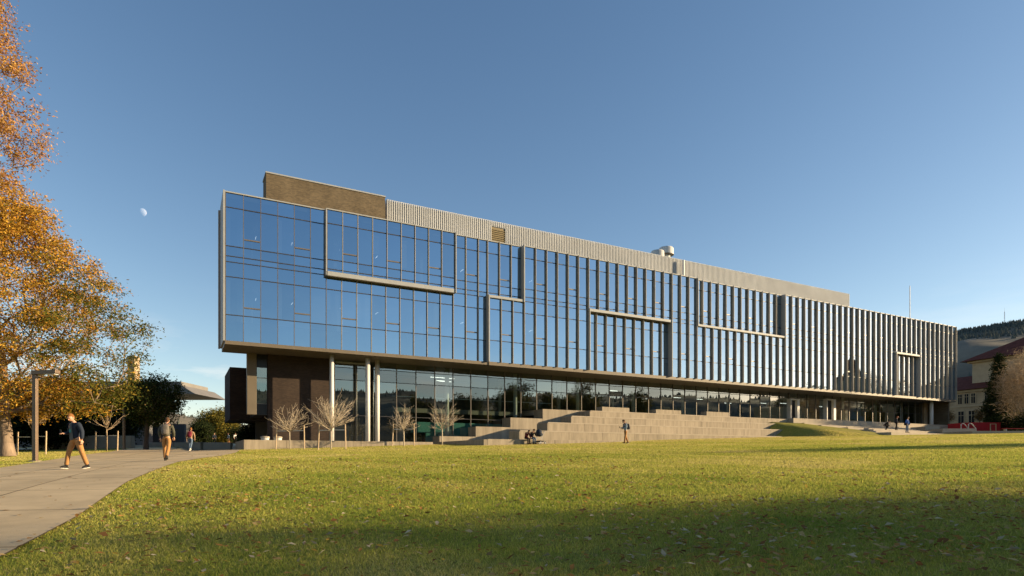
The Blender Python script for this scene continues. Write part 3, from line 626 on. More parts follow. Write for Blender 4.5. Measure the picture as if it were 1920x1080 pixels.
# ---- young bare trees, staked
def vase(r, h0, h1):
    def f(rg, n):
        a = rg.uniform(0, 2*math.pi, n); q = np.sqrt(rg.uniform(.05, 1, n)); u = rg.uniform(0, 1, n)**.8
        z = h0+(h1-h0)*(.18+.82*u*(1-.35*q)); return np.c_[r*q*np.cos(a), r*q*np.sin(a), z]
    return f
def sapling(px, py, Y, hb, ht, r, label, seed, n=150, stakes=True, mt='twig', group='young bare trees in front of the brick wall', rt=.0068):
    X, _ = PX(px, Y); z = (HY-py)/F*Y; z = gz(X, Y)
    t = empty('young_tree', (X, Y, z)); tag(t, label, 'tree', group); rg = np.random.default_rng(seed); m = MB(); H_ = ht-hb
    m.tube([(0, 0, -.1), (.012, .01, hb*.5), (0, 0, hb), (.01, 0, hb+H_*.3)], [.055, .045, .042, .02], 8)
    nl = max(12, n//7); bl = MB()
    for i in range(nl):
        a = i*2.4+rg.normal(0, .2); tilt = math.radians(rg.uniform(14, 84)); z0 = hb+H_*.22*rg.uniform(0, 1); L_ = min(r/max(math.sin(tilt), .35), H_*.92/max(math.cos(tilt), .3))*rg.uniform(.7, 1.05)
        d = np.array([math.cos(a)*math.sin(tilt), math.sin(a)*math.sin(tilt), math.cos(tilt)]); p0 = np.array([0, 0, z0]); pts = [p0+d*L_*u+np.array([0, 0, .10*L_*u*u])+rg.normal(0, .025*L_, 3)*(u > 0) for u in (0, .3, .6, 1)]
        bl.tube(pts, [rt*2.1, rt*1.6, rt*1.25, rt*.8], 5)
        for j in range(max(3, n//20)):
            u = rg.uniform(.25, .95); q = p0+d*L_*u+np.array([0, 0, .10*L_*u*u]); e = d+rg.normal(0, .55, 3); e[2] = abs(e[2])*.8+.1; e /= np.linalg.norm(e); l2 = L_*rg.uniform(.18, .42); k2 = q+e*l2*.5+rg.normal(0, .03*l2, 3)
            bl.tube([q, k2, q+e*l2+np.array([0, 0, .08*l2])], [rt*1.15, rt*.95, rt*.7], 4)
    m.build('trunk', M[mt], t, True, False); bl.build('branches', M[mt], t, True, False)
    return X, Y, z
def stake(X, Y, z, h, lean, label, tie):
    t = empty('tree_stake', (X, Y, z)); tag(t, label, 'stake', 'timber stakes beside the young trees')
    MB().tube([(-lean, 0, -.2), (0, 0, h*.6), (lean*.6, 0, h)], [.045, .043, .04], 8).build('post', M['timber'], t, world=False)
    MB().box(min(0, tie), max(0, tie), -.012, .012, h*.76, h*.76+.05).build('strap', M['white'], t, world=False)
SAP = [(543, 835, 43.5, 1.15, 2.75, 1.35, 'bare young tree between two stakes in front of the brick wall', (-.98, 1.0)), (620.5, 842, 41.5, 1.2, 3.2, 1.75, 'larger bare young tree between stakes before the first white column', (-.85, .95)),
       (757, 835, 47, 1.1, 2.8, 1.2, 'bare young tree between stakes in front of the dark glass', (-.85, .78)), (829, 829, 49.5, 1.2, 2.95, 1.35, 'bare young tree without stakes beside the concrete cheek wall', None)]
for i, (px, py, Y, hb, ht, r, lab, sk) in enumerate(SAP):
    X, Y, z = sapling(px, py, Y, hb, ht, r, lab, 50+i, 230 if i == 1 else 170)
    if sk:
        for dx in sk: stake(X+dx, Y+.1, gz(X+dx, Y+.1), 1.72, .05 if dx < 0 else -.02, 'pale timber stake tied to a young bare tree by the low wall', -dx*.8)
for i, (px, Y, hb, ht, r, lab, sk) in enumerate(((200, 47, 1.6, 4.0, 1.5, 'bare sapling between timber stakes on the verge behind the walker', (-.85, .85)), (62, 40, 1.5, 3.5, 1.7, 'bare sapling between timber stakes next to the thick trunk', (-1.0, .85)))):
    X, Y, z = sapling(px, 830, Y, hb, ht, r, lab, 60+i, 60, mt='twig_tan', group='bare saplings on the verge', rt=.011)
    for dx in sk: stake(X+dx, Y, gz(X+dx, Y), 1.55, .03, 'timber stake tied to a bare sapling on the verge', -dx*.8)
# ---- right side: columnar conifer, big bare tree, hedge
def conifer_env(h, r):
    def f(rg, n):
        z = h*rg.uniform(.02, 1, n)**1.1; R_ = r*(1-(z/h)**1.8)*rg.uniform(.25, 1, n)**.5*(1+.25*np.sin(z*2.1)); a = rg.uniform(0, 2*math.pi, n); return np.c_[R_*np.cos(a), R_*np.sin(a), z]
    return f
X, Y = PX(1874, 92); g = gz(X, Y)
make_tree('columnar_conifer', 'narrow dark columnar conifer against the tiled-roof hall', 'tree', (X, Y, g), conifer_env(11.3, 2.0), [(0, 0, -.2), (0, 0, 2), (0, 0, 5), (0, 0, 8), (0, 0, 11)], 330, 71, .012, .2, 'bark_dark', dict(n_per=50, spread=.28, size=.24, colfn=deep, mat='needle', aspect=1.8, inner=80))
X, Y = PX(1935, 80); g = gz(X, Y)
make_tree('bare_tree', 'broad bare tan-twigged tree right of the dark conifer', 'tree', (X, Y, g), ellipsoid(0, 0, 6.0, 5.2, 4.8, 5.0, .2, 1.0), [(0, 0, -.2), (0, 0, .6), (.1, 0, 1.4), (0, 0, 2.4), (0, 0, 4)], 1300, 72, .010, .30, 'twig_tan', dict(n_per=11, spread=.42, size=.7, colfn=lambda c, rg: cols(rg, len(c), [(.38, .29, .19), (.30, .22, .14), (.46, .36, .25)], [1, 1, .6]), aspect=26, droop=-.2), seg=.45, wander=.1, pathw=.2)
for i, (px, Y, zc, rx, rz, lab) in enumerate(((1905, 84, 1.2, 2.6, 1.6, 'dark low shrub under the broad bare tree'), (1935, 80, 1.2, 3.0, 1.6, 'dark low shrub at the foot of the broad bare tree'))):
    X, _ = PX(px, Y); g = gz(X, Y); make_tree('shrub', lab, 'shrub', (X, Y, g), ellipsoid(0, 0, zc, rx, 2, rz, .2, .1), [(0, 0, -.1), (0, 0, .3), (0, 0, .8)], 120, 75+i, .012, .06, 'bark_dark', dict(n_per=40, spread=.3, size=.2, colfn=deep, aspect=1.6))
def bronze(c, rg): return cols(rg, len(c), [(.20, .12, .045), (.30, .20, .07), (.14, .09, .04)], [4, 2, 3])
for i, (px, Y, h, r, lab) in enumerate(((1752, 99, 2.0, 1.3, 'bronze-leaved small tree behind the last white column'), (1775, 101, 2.2, 1.4, 'bronze-leaved small tree in front of the hall windows'), (1837, 100, 2.3, .7, 'pale sunlit bush against the hall wall'))):
    X, _ = PX(px, Y); g = gz(X, Y); make_tree('small_tree', lab, 'tree', (X, Y, g), ellipsoid(0, 0, h+.6, r, r, h*.5, .2, .6), [(0, 0, -.2), (0, 0, .6), (0, 0, 1.2), (0, 0, 2.0)], 110, 80+i, .014, .08, 'bark_dark', dict(n_per=14, spread=.25, size=.16, colfn=bronze, aspect=1.8))
# ---- tall trees east of the lawn: out of frame, mirrored in the glass and shading the foreground
def autumn(c, rg): return cols(rg, len(c), [(.07, .08, .022), (.12, .10, .03), (.18, .11, .03), (.05, .06, .02)], [4, 3, 1.5, 3])
EAST = [(72, 11.0, 17.2, 3.9, 350), (64, 4.2, 16.2, 4.4, 330), (84, 7.2, 19.6, 5.0, 340), (56, -1.5, 15.0, 4.6, 300), (66, 30.5, 12.2, 3.6, 220), (80, 18.5, 15.6, 3.0, 220), (104, 15.7, 20.5, 5.0, 280), (118, 26, 18, 4.2, 300), (84, -8, 18, 6, 300), (160, 60, 19, 6, 320), (178, 84, 20, 7, 320), (100, 42, 9.5, 2.2, 150)]
for i, (X, Y, h, r, n) in enumerate(EAST):
    make_tree('lawn_tree', 'tall leafy tree east of the lawn, mirrored in the glass facade', 'tree', (X, Y, gz(X, Y)), ellipsoid(0, 0, h*.58, r, r, h*.42, .25, h*.16), [(0, 0, -.3), (0, 0, h*.1), (.1, 0, h*.2), (0, .1, h*.35), (0, 0, h*.5), (0, 0, h*.75)], n, 100+i, .022, .32, 'bark_dark', dict(n_per=30, spread=.5, size=.40, colfn=autumn, aspect=1.5), group='tall trees east of the lawn', seg=1.2)

# ------------------------------------------------------------------ hills
def hill_height(az):          # skyline elevation (tangent) by compass angle from the view axis, clockwise, degrees
    return np.interp(az, [-80, -60, -40, -31, -27, -20, 0, 20, 30, 34, 36.2, 38, 39.9, 44, 52, 62, 75, 90, 110, 140, 170, 200], [.02, .035, .05, .066, .053, .04, .04, .08, .115, .150, .163, .165, .166, .163, .12, .085, .075, .085, .10, .105, .10, .05])
na, nr = 560, 46; az = np.linspace(-80, 200, na); rr = np.linspace(0, 1, nr); AZ, RR = np.meshgrid(az, rr); rg = np.random.default_rng(9)
D0, D1 = 900., 2100.; DD = D0+(D1-D0)*RR
def fbm(x, y):
    v = 0
    for k, (f, a) in enumerate(((.004, 1), (.009, .5), (.019, .28), (.041, .14), (.09, .06))): v = v+a*np.sin(x*f+1.3*k+np.sin(y*f*.8+k)*1.4)*np.cos(y*f*1.1-.7*k+np.sin(x*f*.7)*1.2)
    return v
HX = DD*np.sin(np.radians(AZ)); HYY = DD*np.cos(np.radians(AZ)); ridge = .70+.30*np.sin((AZ-20)*.35)**2
sk = hill_height(AZ)*(D0+(D1-D0)*.8); u = RR/.8; shp = np.where(u < 1, u**.9*(1-.25*np.exp(-((u-.45)/.12)**2)), 1-.5*(u-1))
HZ = 2+sk*shp*(1+.10*fbm(HX, HYY)*np.clip(1-np.abs(u-1), 0, 1)*.35)+10*fbm(HX, HYY)*np.clip(u*(1-u)*3, 0, 1)
HZ[0] = -8; idx = np.arange(na*nr).reshape(nr, na); Fh = np.stack([idx[:-1, :-1], idx[:-1, 1:], idx[1:, 1:], idx[1:, :-1]], -1).reshape(-1, 4)
M['hill'] = mat('hazed_dry_hillside', (.105, .098, .075), .95, .4, .006, bump=.6, bscale=.05, detail=9, col2=(.14, .122, .09))  # dry-grass colour with distance haze mixed in; no haze volume
ho = link('hill', mesh_np('hill', np.stack([HX, HYY, HZ], -1).reshape(-1, 3), Fh, M['hill'], True)); tag(ho, kind='structure')
# wooded patches: small conifers, too many and too far to count
n = 15000; ia = rg.uniform(-35, 200, n); ir = np.where(rg.uniform(0, 1, n) < .3, rg.normal(.80, .025, n), rg.uniform(.1, .86, n)); near_ = rg.uniform(0, 1, n) < .6; ia = np.where(near_, rg.uniform(30, 46, n), ia)
fx = ia; jx = (fx+80)/280*(na-1); jy = np.clip(ir, 0, .97)*(nr-1); i0 = jx.astype(int).clip(0, na-2); j0 = jy.astype(int); a_ = jx-i0; b_ = jy-j0
def samp(G): return (G[j0, i0]*(1-a_)+G[j0, i0+1]*a_)*(1-b_)+(G[j0+1, i0]*(1-a_)+G[j0+1, i0+1]*a_)*b_
tx, ty, tz = samp(HX), samp(HYY), samp(HZ); keep = (fbm(tx*2.2, ty*2.2) > -.05) | (ir > .76); slope_open = (ir < .62) & (np.sin(tx*.006+ty*.004) < -.15); keep &= ~slope_open
tx, ty, tz = tx[keep], ty[keep], tz[keep]; n = len(tx); h = rg.uniform(4, 11, n); w = h*rg.uniform(.26, .42, n)
k = 5; ang = np.arange(k)*2*math.pi/k; V = np.zeros((n, k+1, 3)); V[:, :k, 0] = tx[:, None]+w[:, None]*np.cos(ang); V[:, :k, 1] = ty[:, None]+w[:, None]*np.sin(ang); V[:, :k, 2] = tz[:, None]-1; V[:, k] = np.c_[tx, ty, tz+h]
b0 = (np.arange(n)*(k+1))[:, None]; q = np.arange(k)[None]; Ft = np.stack([b0+q, b0+(q+1) % k, np.broadcast_to(b0+k, (n, k))], -1).reshape(-1, 3)
M['far_tree'] = mat('hazed_conifer', (.075, .085, .07), .95, .3, .02)  # greyer and paler than near conifers: distance haze put into the colour
tag(link('hillside_conifers', mesh_np('hillside_conifers', V.reshape(-1, 3), Ft, M['far_tree'])), 'dark conifer wood scattered over the dry hill', 'forest', kind='stuff')
def lattice(name, label, px, pyt, pyb, D, w):
    X = (px-960)/F*D; zb = (HY-pyb)/F*D-8; zt = (HY-pyt)/F*D; o = empty(name, (X, D, zb)); tag(o, label, 'mast'); m = MB(); H_ = zt-zb
    for a in range(3):
        c_, s_ = math.cos(a*2.094)*w, math.sin(a*2.094)*w; m.tube([(c_, s_, 0), (c_*.5, s_*.5, H_*.8)], w*.16, 5)
    o2 = m.build('mast_legs', M['steel'], o, world=False); m = MB()
    for i in range(10):
        z = H_*.08*i; k = w*(1-.5*i/10)
        for a in range(3): m.tube([(math.cos(a*2.094)*k, math.sin(a*2.094)*k, z), (math.cos((a+1)*2.094)*k, math.sin((a+1)*2.094)*k, z+H_*.07)], w*.1, 4)
    m.build('mast_bracing', M['steel'], o, world=False); MB().tube([(0, 0, H_*.75), (0, 0, H_)], w*.14, 6).build('mast_tip', M['steel'], o, world=False)
lattice('radio_mast', 'thin lattice radio mast on the wooded ridge', 1883.5, 577, 608, 1750, 1.5)
s_, lam = SP(1706, -14); p = W(s_, -14, 0)
rm = empty('roof_mast', (p[0], p[1], ZT-.1)); tag(rm, 'slender white-tipped mast on the far roof of the glass building', 'mast')
zt = ZP(1706, 535, -14); MB().tube([(p[0], p[1], ZT-.1), (p[0], p[1], ZT+2.8)], .06, 8).build('pole', M['steel'], rm); MB().tube([(p[0], p[1], ZT+2.75), (p[0], p[1], zt-.3), (p[0], p[1], zt)], [.075, .07, .03], 8).build('antenna', M['white'], rm)

# ------------------------------------------------------------------ moon (sunlit side added to the sky behind it)
mm = bpy.data.materials.new('moon'); mm.use_nodes = True; n_ = mm.node_tree; n_.nodes.clear(); o_ = n_.nodes.new('ShaderNodeOutputMaterial'); ad = n_.nodes.new('ShaderNodeAddShader'); tr = n_.nodes.new('ShaderNodeBsdfTransparent'); df = n_.nodes.new('ShaderNodeBsdfDiffuse'); ns = n_.nodes.new('ShaderNodeTexNoise'); ns.inputs['Scale'].default_value = .025; rp = n_.nodes.new('ShaderNodeValToRGB'); rp.color_ramp.elements[0].color = (.06, .07, .09, 1); rp.color_ramp.elements[1].color = (.17, .18, .20, 1)
tcn = n_.nodes.new('ShaderNodeTexCoord'); n_.links.new(tcn.outputs['Object'], ns.inputs['Vector']); n_.links.new(ns.outputs[0], rp.inputs[0]); n_.links.new(rp.outputs[0], df.inputs[0]); n_.links.new(tr.outputs[0], ad.inputs[0]); n_.links.new(df.outputs[0], ad.inputs[1]); n_.links.new(ad.outputs[0], o_.inputs[0])
D = 9000; bmm = bmesh.new(); bmesh.ops.create_uvsphere(bmm, u_segments=32, v_segments=16, radius=6.6/F*D*1.1)
bmesh.ops.delete(bmm, geom=[f_ for f_ in bmm.faces if f_.normal.dot(SDIR) < -.02], context='FACES')
me = bpy.data.meshes.new('moon'); bmm.to_mesh(me); bmm.free(); me.materials.append(mm); me.polygons.foreach_set('use_smooth', [True]*len(me.polygons))
mo = link('moon', me); mo.location = ((267-960)/F*D, D, (HY-398)/F*D); tag(mo, 'pale daytime half moon in the clear blue sky', 'moon')

# ------------------------------------------------------------------ hall with tiled roofs at the far right
HA = np.array([84.0, 131.0]); HD = np.array([.32, -.947]); HD /= np.linalg.norm(HD); HN = np.array([HD[1], -HD[0]])   # wall runs towards the viewer, HN faces left
def HW(k, q, z): p = HA+k*HD+q*HN; return (p[0], p[1], z)
def hbox(mb, k0, k1, q0, q1, z0, z1): return mb.hexa([HW(k0, q1, z0), HW(k1, q1, z0), HW(k1, q0, z0), HW(k0, q0, z0), HW(k0, q1, z1), HW(k1, q1, z1), HW(k1, q0, z1), HW(k0, q0, z1)])
hb = HA+20*HD; hall = empty('brick_hall', (hb[0], hb[1], 4.5)); tag(hall, 'old tan brick hall with red tiled hip roofs behind the conifer', 'building')
def hp(name, mt, *a, parent=None): return hbox(MB(), *a).build(name, M[mt], parent or hall)
ZE = 13.0; hp('wall', 'tan_brick', 0, 46, -14, 0, 3, ZE-.45); hp('string_course', 'stone', -.05, 46.05, -14.02, .14, 9.7, 10.05); hp('string_course', 'stone', -.05, 46.05, -14.02, .12, 5.9, 6.1); hp('cornice', 'stone', -.15, 46.1, -14.1, .35, ZE-.448, ZE-.05)
rf = MB(); e0, e1, r0, r1 = -.5, 46.5, 3.5, 43
rf.add([HW(e0, .9, ZE), HW(e1, .9, ZE), HW(e1, -14.9, ZE), HW(e0, -14.9, ZE), HW(r0+3, -6.2, ZE+3.4), HW(r1, -6.2, ZE+3.4), HW(r1, -8, ZE+3.4), HW(r0+3, -8, ZE+3.4)], [(0, 1, 5, 4), (1, 2, 6, 5), (2, 3, 7, 6), (3, 0, 4, 7), (4, 5, 6, 7), (3, 2, 1, 0)]).build('roof', M['tile'], hall)
k0, k1 = 12.5, 34; zt = 18.3
hp('tower_wall', 'stone', k0, k1, -13, -2.0, ZE-.2, zt); hp('tower_cornice', 'stone', k0-.6, k1+.6, -13.5, -1.5, zt+.002, zt+.35)
MB().add([HW(k0-1.6, -.7, zt+.36), HW(k1+1.6, -.7, zt+.36), HW(k1+1.6, -14.2, zt+.36), HW(k0-1.6, -14.2, zt+.36), HW(k0+6, -7.4, zt+4.4), HW(k1-6, -7.4, zt+4.4)], [(0, 1, 5, 4), (1, 2, 5), (2, 3, 4, 5), (3, 0, 4), (3, 2, 1, 0)]).build('tower_roof', M['tile'], hall)
M['hall_pane'] = mat('hall_pane', (.012, .012, .014), .6, .2, 1, spec=.06)
def hwin(k, z0, z1, w, arch=False):
    f = hp('window', 'stone', k-w/2-.14, k+w/2+.14, -.1, .08, z0-.14, z1+.14); hp('pane', 'hall_pane', k-w/2, k+w/2, -.1, .094, z0, z1, parent=f); hp('glazing_bar', 'stone', k-.035, k+.035, -.1, .12, z0+.002, z1-.002, parent=f); hp('glazing_bar', 'stone', k-w/2+.002, k+w/2-.002, -.1, .115, (z0+z1)/2+.35, (z0+z1)/2+.43, parent=f)
kk = 1.6
for grp in range(9):
    for j in range(3): hwin(kk+j*1.25, 10.35, 12.2, .72)
    hwin(kk+.2, 6.5, 8.9, 1.05); hwin(kk+2.2, 6.5, 8.9, 1.05); kk += 5.0
# bell tower away to the east, seen only as a reflection
bt = empty('bell_tower', (156, 72, 4)); tag(bt, 'stone bell tower with pyramid spire, mirrored between the facade fins', 'tower')
MB().box(-3.5, 3.5, -3.5, 3.5, -1, 18).build('shaft', M['stone'], bt, world=False); MB().box(-3.8, 3.8, -3.8, 3.8, 18.002, 18.6).build('cornice', M['stone'], bt, world=False)
MB().add([(-3.6, -3.6, 18.61), (3.6, -3.6, 18.61), (3.6, 3.6, 18.61), (-3.6, 3.6, 18.61), (0, 0, 25.5)], [(0, 1, 4), (1, 2, 4), (2, 3, 4), (3, 0, 4), (3, 2, 1, 0)]).build('spire', M['tile'], bt, world=False)
MB().box(-9, 9, -20, -3.6, -1, 11).build('nave', M['stone'], bt, world=False)
# red shed with rails, benches and paving in front of it
def gbox(mb, px0, px1, Y0_, Y1_, z0, z1): return mb.box((px0-960)/F*Y0_, (px1-960)/F*Y0_, Y0_, Y1_, z0, z1)
X, Y = PX(1850, 84); red = empty('site_container', (X, Y, 3.4)); tag(red, 'low red metal site container in front of the old hall', 'container')
zr0, zr1 = 3.3, (HY-792)/F*84
gbox(MB(), 1816, 1876, 84, 88, zr0, zr1).build('body', M['red'], red); gbox(MB(), 1876.2, 1890, 84.6, 88, zr0, zr1-.05).build('side_panel', M['red_dark'], red)
for i in range(24):
    px = 1817+i*2.45; 
    if not 1856 < px < 1870: gbox(MB(), px, px+.9, 83.95, 83.998, zr0+.1, zr1-.08).build('rib', M['red'], red)
d = MB(); a, b = (1856.5-960)/F*83.9, (1868-960)/F*83.9; z0, z1 = zr0+.05, (HY-794.5)/F*83.9
d.box(a, a+.08, 83.85, 83.95, z0, z1); d.box(b-.08, b, 83.85, 83.95, z0, z1); d.box(a+.081, b-.081, 83.85, 83.95, z1-.08, z1); d.build('door_frame', M['timber'], red)
rail = empty('handrail', PX(1808, 80)+(3.2,)); tag(rail, 'white bent tube handrails beside the red container', 'handrail')
for x0 in (1802, 1816):
    a = PX(x0, 80); z0 = gz(*a); MB().tube([(a[0], 80, z0+.0), (a[0], 80, z0+1.1), (a[0]+.15, 80, z0+1.22), (a[0]+.5, 80.1, z0+1.15), (a[0]+1.1, 80.2, z0+.55), (a[0]+1.2, 80.2, z0-.05)], .055, 8).build('rail', M['white'], rail, smooth=True)
tb = empty('picnic_bench', PX(1912, 76)+(3.0,)); tag(tb, 'red slatted bench seat under the bare tree', 'bench')
a = PX(1912, 76); z = gz(*a)
MB().box(a[0]-1.9, a[0]+1.9, 76, 76.5, z+.38, z+.46).build('seat', M['red'], tb)
for dx in (-1.6, 1.6): MB().box(a[0]+dx-.06, a[0]+dx+.06, 76.05, 76.45, z-.1, z+.379).build('leg', M['steel'], tb)
# paved ledges east of the broad steps
for nm, lab, px0, px1, py, Yn, dp in (('paving_ledge', 'pale concrete ledge running right from the broad steps', 1767, 1830, 803.5, 73, 5), ('paving_ledge', 'grey paved ledge in front of the red container', 1823, 1990, 808, 68, 6), ('paving_ledge', 'short pale concrete ledge by the last white column', 1735, 1762, 799.5, 79, 3)):
    a = (px0-960)/F*Yn; b = (px1-960)/F*Yn; z = (HY-py)/F*Yn; o = empty(nm, ((a+b)/2, Yn, z-.5)); tag(o, lab, 'ledge', 'concrete ledges east of the steps'); cu = np.linspace(a, b, max(2, int((b-a)/2.4))+1)
    for i in range(len(cu)-1): MB().box(cu[i]+.006, cu[i+1]-.006, Yn, Yn+dp, z-.9, z).build('paving_slab', M['concrete_cap'], o, bevel=.015)

# ------------------------------------------------------------------ building with the cantilevered roof on the left
LB = empty('pavilion', PX(240, 84)+(1.5,)); tag(LB, 'grey pavilion with a long cantilevered flat roof behind the trees', 'building')
Yb = 84; zb = lambda py: (HY-py)/F*Yb
def lx_(px): return (px-960)/F*Yb
MB().box(lx_(-80), lx_(262), Yb+.5, Yb+5, 1, zb(742)).build('wall', M['grey_wall'], LB)
r = MB(); y0, y1 = Yb-3, Yb+6; z0, z1, z2 = zb(742.5), zb(727), zb(719)
r.add([(lx_(-90), y0, z0), (lx_(386), y0, z0), (lx_(386), y1, z0), (lx_(-90), y1, z0), (lx_(-90), y0, z1), (lx_(362), y0, z1), (lx_(362), y1, z1), (lx_(-90), y1, z1)], [(3, 2, 1, 0), (4, 5, 6, 7), (0, 1, 5, 4), (1, 2, 6, 5), (2, 3, 7, 6), (3, 0, 4, 7)]).build('roof', M['roof_grey'], LB)
MB().box(lx_(-80), lx_(356), y0+.8, y1-1, z1+.003, z2).build('roof_parapet', M['roof_grey'], LB)
MB().box(lx_(213), lx_(227), Yb+3, Yb+4.2, z2-.1, zb(660)).build('chimney', M['stone'], LB)
for i in range(6):
    x0 = lx_(60+i*30); f = MB().box(x0, x0+1.9, Yb+.43, Yb+.498, 2.6, zb(760)).build('window', M['dark_window'], LB); MB().box(x0+.9, x0+1.0, Yb+.38, Yb+.425, 2.601, zb(760)-.002).build('window_bar', M['roof_grey'], f)
gw = empty('court_wall', PX(315, 72)+(1.5,)); tag(gw, 'dark grey free-standing court wall beyond the walkers', 'wall')
a, b = PX(286, 72)[0], PX(346, 72)[0]; cu = np.linspace(a, b, 4)
for i in range(3): MB().box(cu[i]+.006, cu[i+1]-.006, 72, 72.4, 1.0, (HY-795)/F*72).build('wall_panel', M['grey_wall'], gw)
for nm, lab, px0, px1, Yn, py in (('stone_seat', 'long pale stone seat at the back of the court', 272, 432, 64, 829.5), ('stone_seat', 'low concrete seat wall behind the timber stakes', 60, 246, 60, 817), ('stone_seat', 'short sunlit stone block beside the walker in jeans', 364, 376, 60, 829)):
    a = (px0-960)/F*Yn; b = (px1-960)/F*Yn; o = empty(nm, ((a+b)/2, Yn, gz((a+b)/2, Yn))); tag(o, lab, 'seat'); cu = np.linspace(a, b, max(1, int((b-a)/2.5))+1)
    for i in range(len(cu)-1): MB().box(cu[i]+.006, cu[i+1]-.006, Yn, Yn+.6, .6, (HY-py)/F*Yn).build('seat_block', M['concrete_cap'], o, bevel=.02)

# ------------------------------------------------------------------ lamps, bins
def lamp(px, pyb, pyt, Y, label):
    X, _ = PX(px, Y); z = gz(X, Y); zt = (HY-pyt)/F*Y; o = empty('street_lamp', (X, Y, z)); tag(o, label, 'lamp post', 'square lamp posts along the walk'); h = zt-z
    MB().tube([(0, 0, -.05), (0, 0, .05)], .26, 20).build('footing', M['concrete_cap'], o, world=False); MB().box(-.15, .15, -.15, .15, .051, .075).build('base_plate', M['lamp'], o, world=False)
    MB().box(-.085, .085, -.085, .085, .074, h-.22).build('pole', M['lamp'], o, world=False, bevel=.012)
    hd = MB().hexa([(-.11, -.11, h-.22), (1.02, -.16, h-.15), (1.02, .16, h-.15), (-.11, .11, h-.22), (-.11, -.11, h-.02), (1.02, -.16, h), (1.02, .16, h), (-.11, .11, h-.02)]).build('lamp_head', M['lamp'], o, world=False, bevel=.015)
    MB().box(.45, .95, -.12, .12, h-.195, h-.175).build('lens', M['white'], hd, world=False)
lamp(66, 866, 694, 27.5, 'tall bronze lamp post with flat arm beside the thick forked trunk'); lamp(232.5, 838, 741, 50, 'bronze lamp post on the verge in front of the dark evergreens')
def bin_(px, lab):
    t = .6; s_, lam = SP(px, t); p = W(s_, t, FL_LOW); o = empty('litter_bin', p); tag(o, lab, 'bin', 'litter bins behind the low wall')
    MB().tube([(0, 0, 0), (0, 0, .08), (0, 0, .5)], [.20, .24, .30], 20).build('body', M['white'], o, world=False); MB().tube([(0, 0, .501), (0, 0, .56), (0, 0, .60)], [.33, .33, .27], 20).build('rim', M['concrete_cap'], o, world=False)
    MB().tube([(0, 0, .601), (0, 0, .615)], .2, 16).build('opening', M['transom'], o, world=False)
bin_(497, 'pale round litter bin behind the low wall, left of the first stake'); bin_(521, 'pale round litter bin behind the low wall, touching the first stake')

# ------------------------------------------------------------------ people
def cloth(name, c, rough=.85): return mat(name, c, rough, .12, 9, bump=.3, bscale=22, spec=.2)
SKIN = mat('skin', (.52, .30, .20), .55, .06, 10, spec=.35)
TAN = cloth('tan_twill', (.36, .185, .07)); NAVY = cloth('navy_cotton', (.020, .028, .046)); OLIVE = cloth('olive_cotton', (.075, .075, .055)); GREY = cloth('grey_jersey', (.09, .10, .105)); JEANS = cloth('denim', (.10, .15, .23)); BLACK = cloth('black_cloth', (.015, .014, .016)); MAROON = cloth('maroon_knit', (.13, .022, .022)); BLUE = cloth('blue_nylon', (.015, .085, .33)); SAND = cloth('sand_knit', (.32, .22, .13)); PACKG = cloth('grey_canvas', (.14, .125, .105)); REDP = cloth('dark_red_canvas', (.16, .02, .04)); WHITE = cloth('white_cotton', (.62, .60, .56)); PALEB = cloth('pale_blue_cotton', (.25, .31, .36)); TEAL = cloth('teal_print', (.05, .22, .22))
HAIR_A = cloth('auburn_hair', (.22, .095, .03)); HAIR_B = cloth('brown_hair', (.075, .04, .022)); HAIR_R = cloth('red_hair', (.30, .07, .02)); SOLE = cloth('white_rubber', (.68, .65, .6)); DARK = cloth('black_rubber', (.02, .02, .02)); BROWN = cloth('brown_leather', (.09, .045, .022))
EYE = cloth('eye', (.02, .015, .012), .3)
def skin_mesh(name, verts, edges, radii, mt, root=0, sub=1, extra=None):
    m = bpy.data.meshes.new(name); m.from_pydata([tuple(v) for v in verts], edges, []); o = bpy.data.objects.new('_tmp', m); C.objects.link(o)
    md = o.modifiers.new('s', 'SKIN'); md.use_smooth_shade = True; md.branch_smoothing = .4
    for i, sv in enumerate(m.skin_vertices[0].data):
        r = radii[i]; sv.radius = r if hasattr(r, '__len__') else (r, r); sv.use_root = (i == root)
    sb = o.modifiers.new('u', 'SUBSURF'); sb.levels = sub; sb.render_levels = sub
    dg = bpy.context.evaluated_depsgraph_get(); res = bpy.data.meshes.new_from_object(o.evaluated_get(dg)); bpy.data.objects.remove(o); bpy.data.meshes.remove(m)
    if extra:
        bm = bmesh.new(); bm.from_mesh(res); n0 = len(bm.verts); vs = [bm.verts.new(v) for v in extra.v]
        for f in extra.f:
            try: bm.faces.new([vs[i] for i in f]).smooth = True
            except ValueError: pass
        bm.to_mesh(res); bm.free()
    res.name = name; res.materials.clear(); res.materials.append(mt)
    for p_ in res.polygons: p_.use_smooth = True
    return res
def V3(*a): return Vector(a)
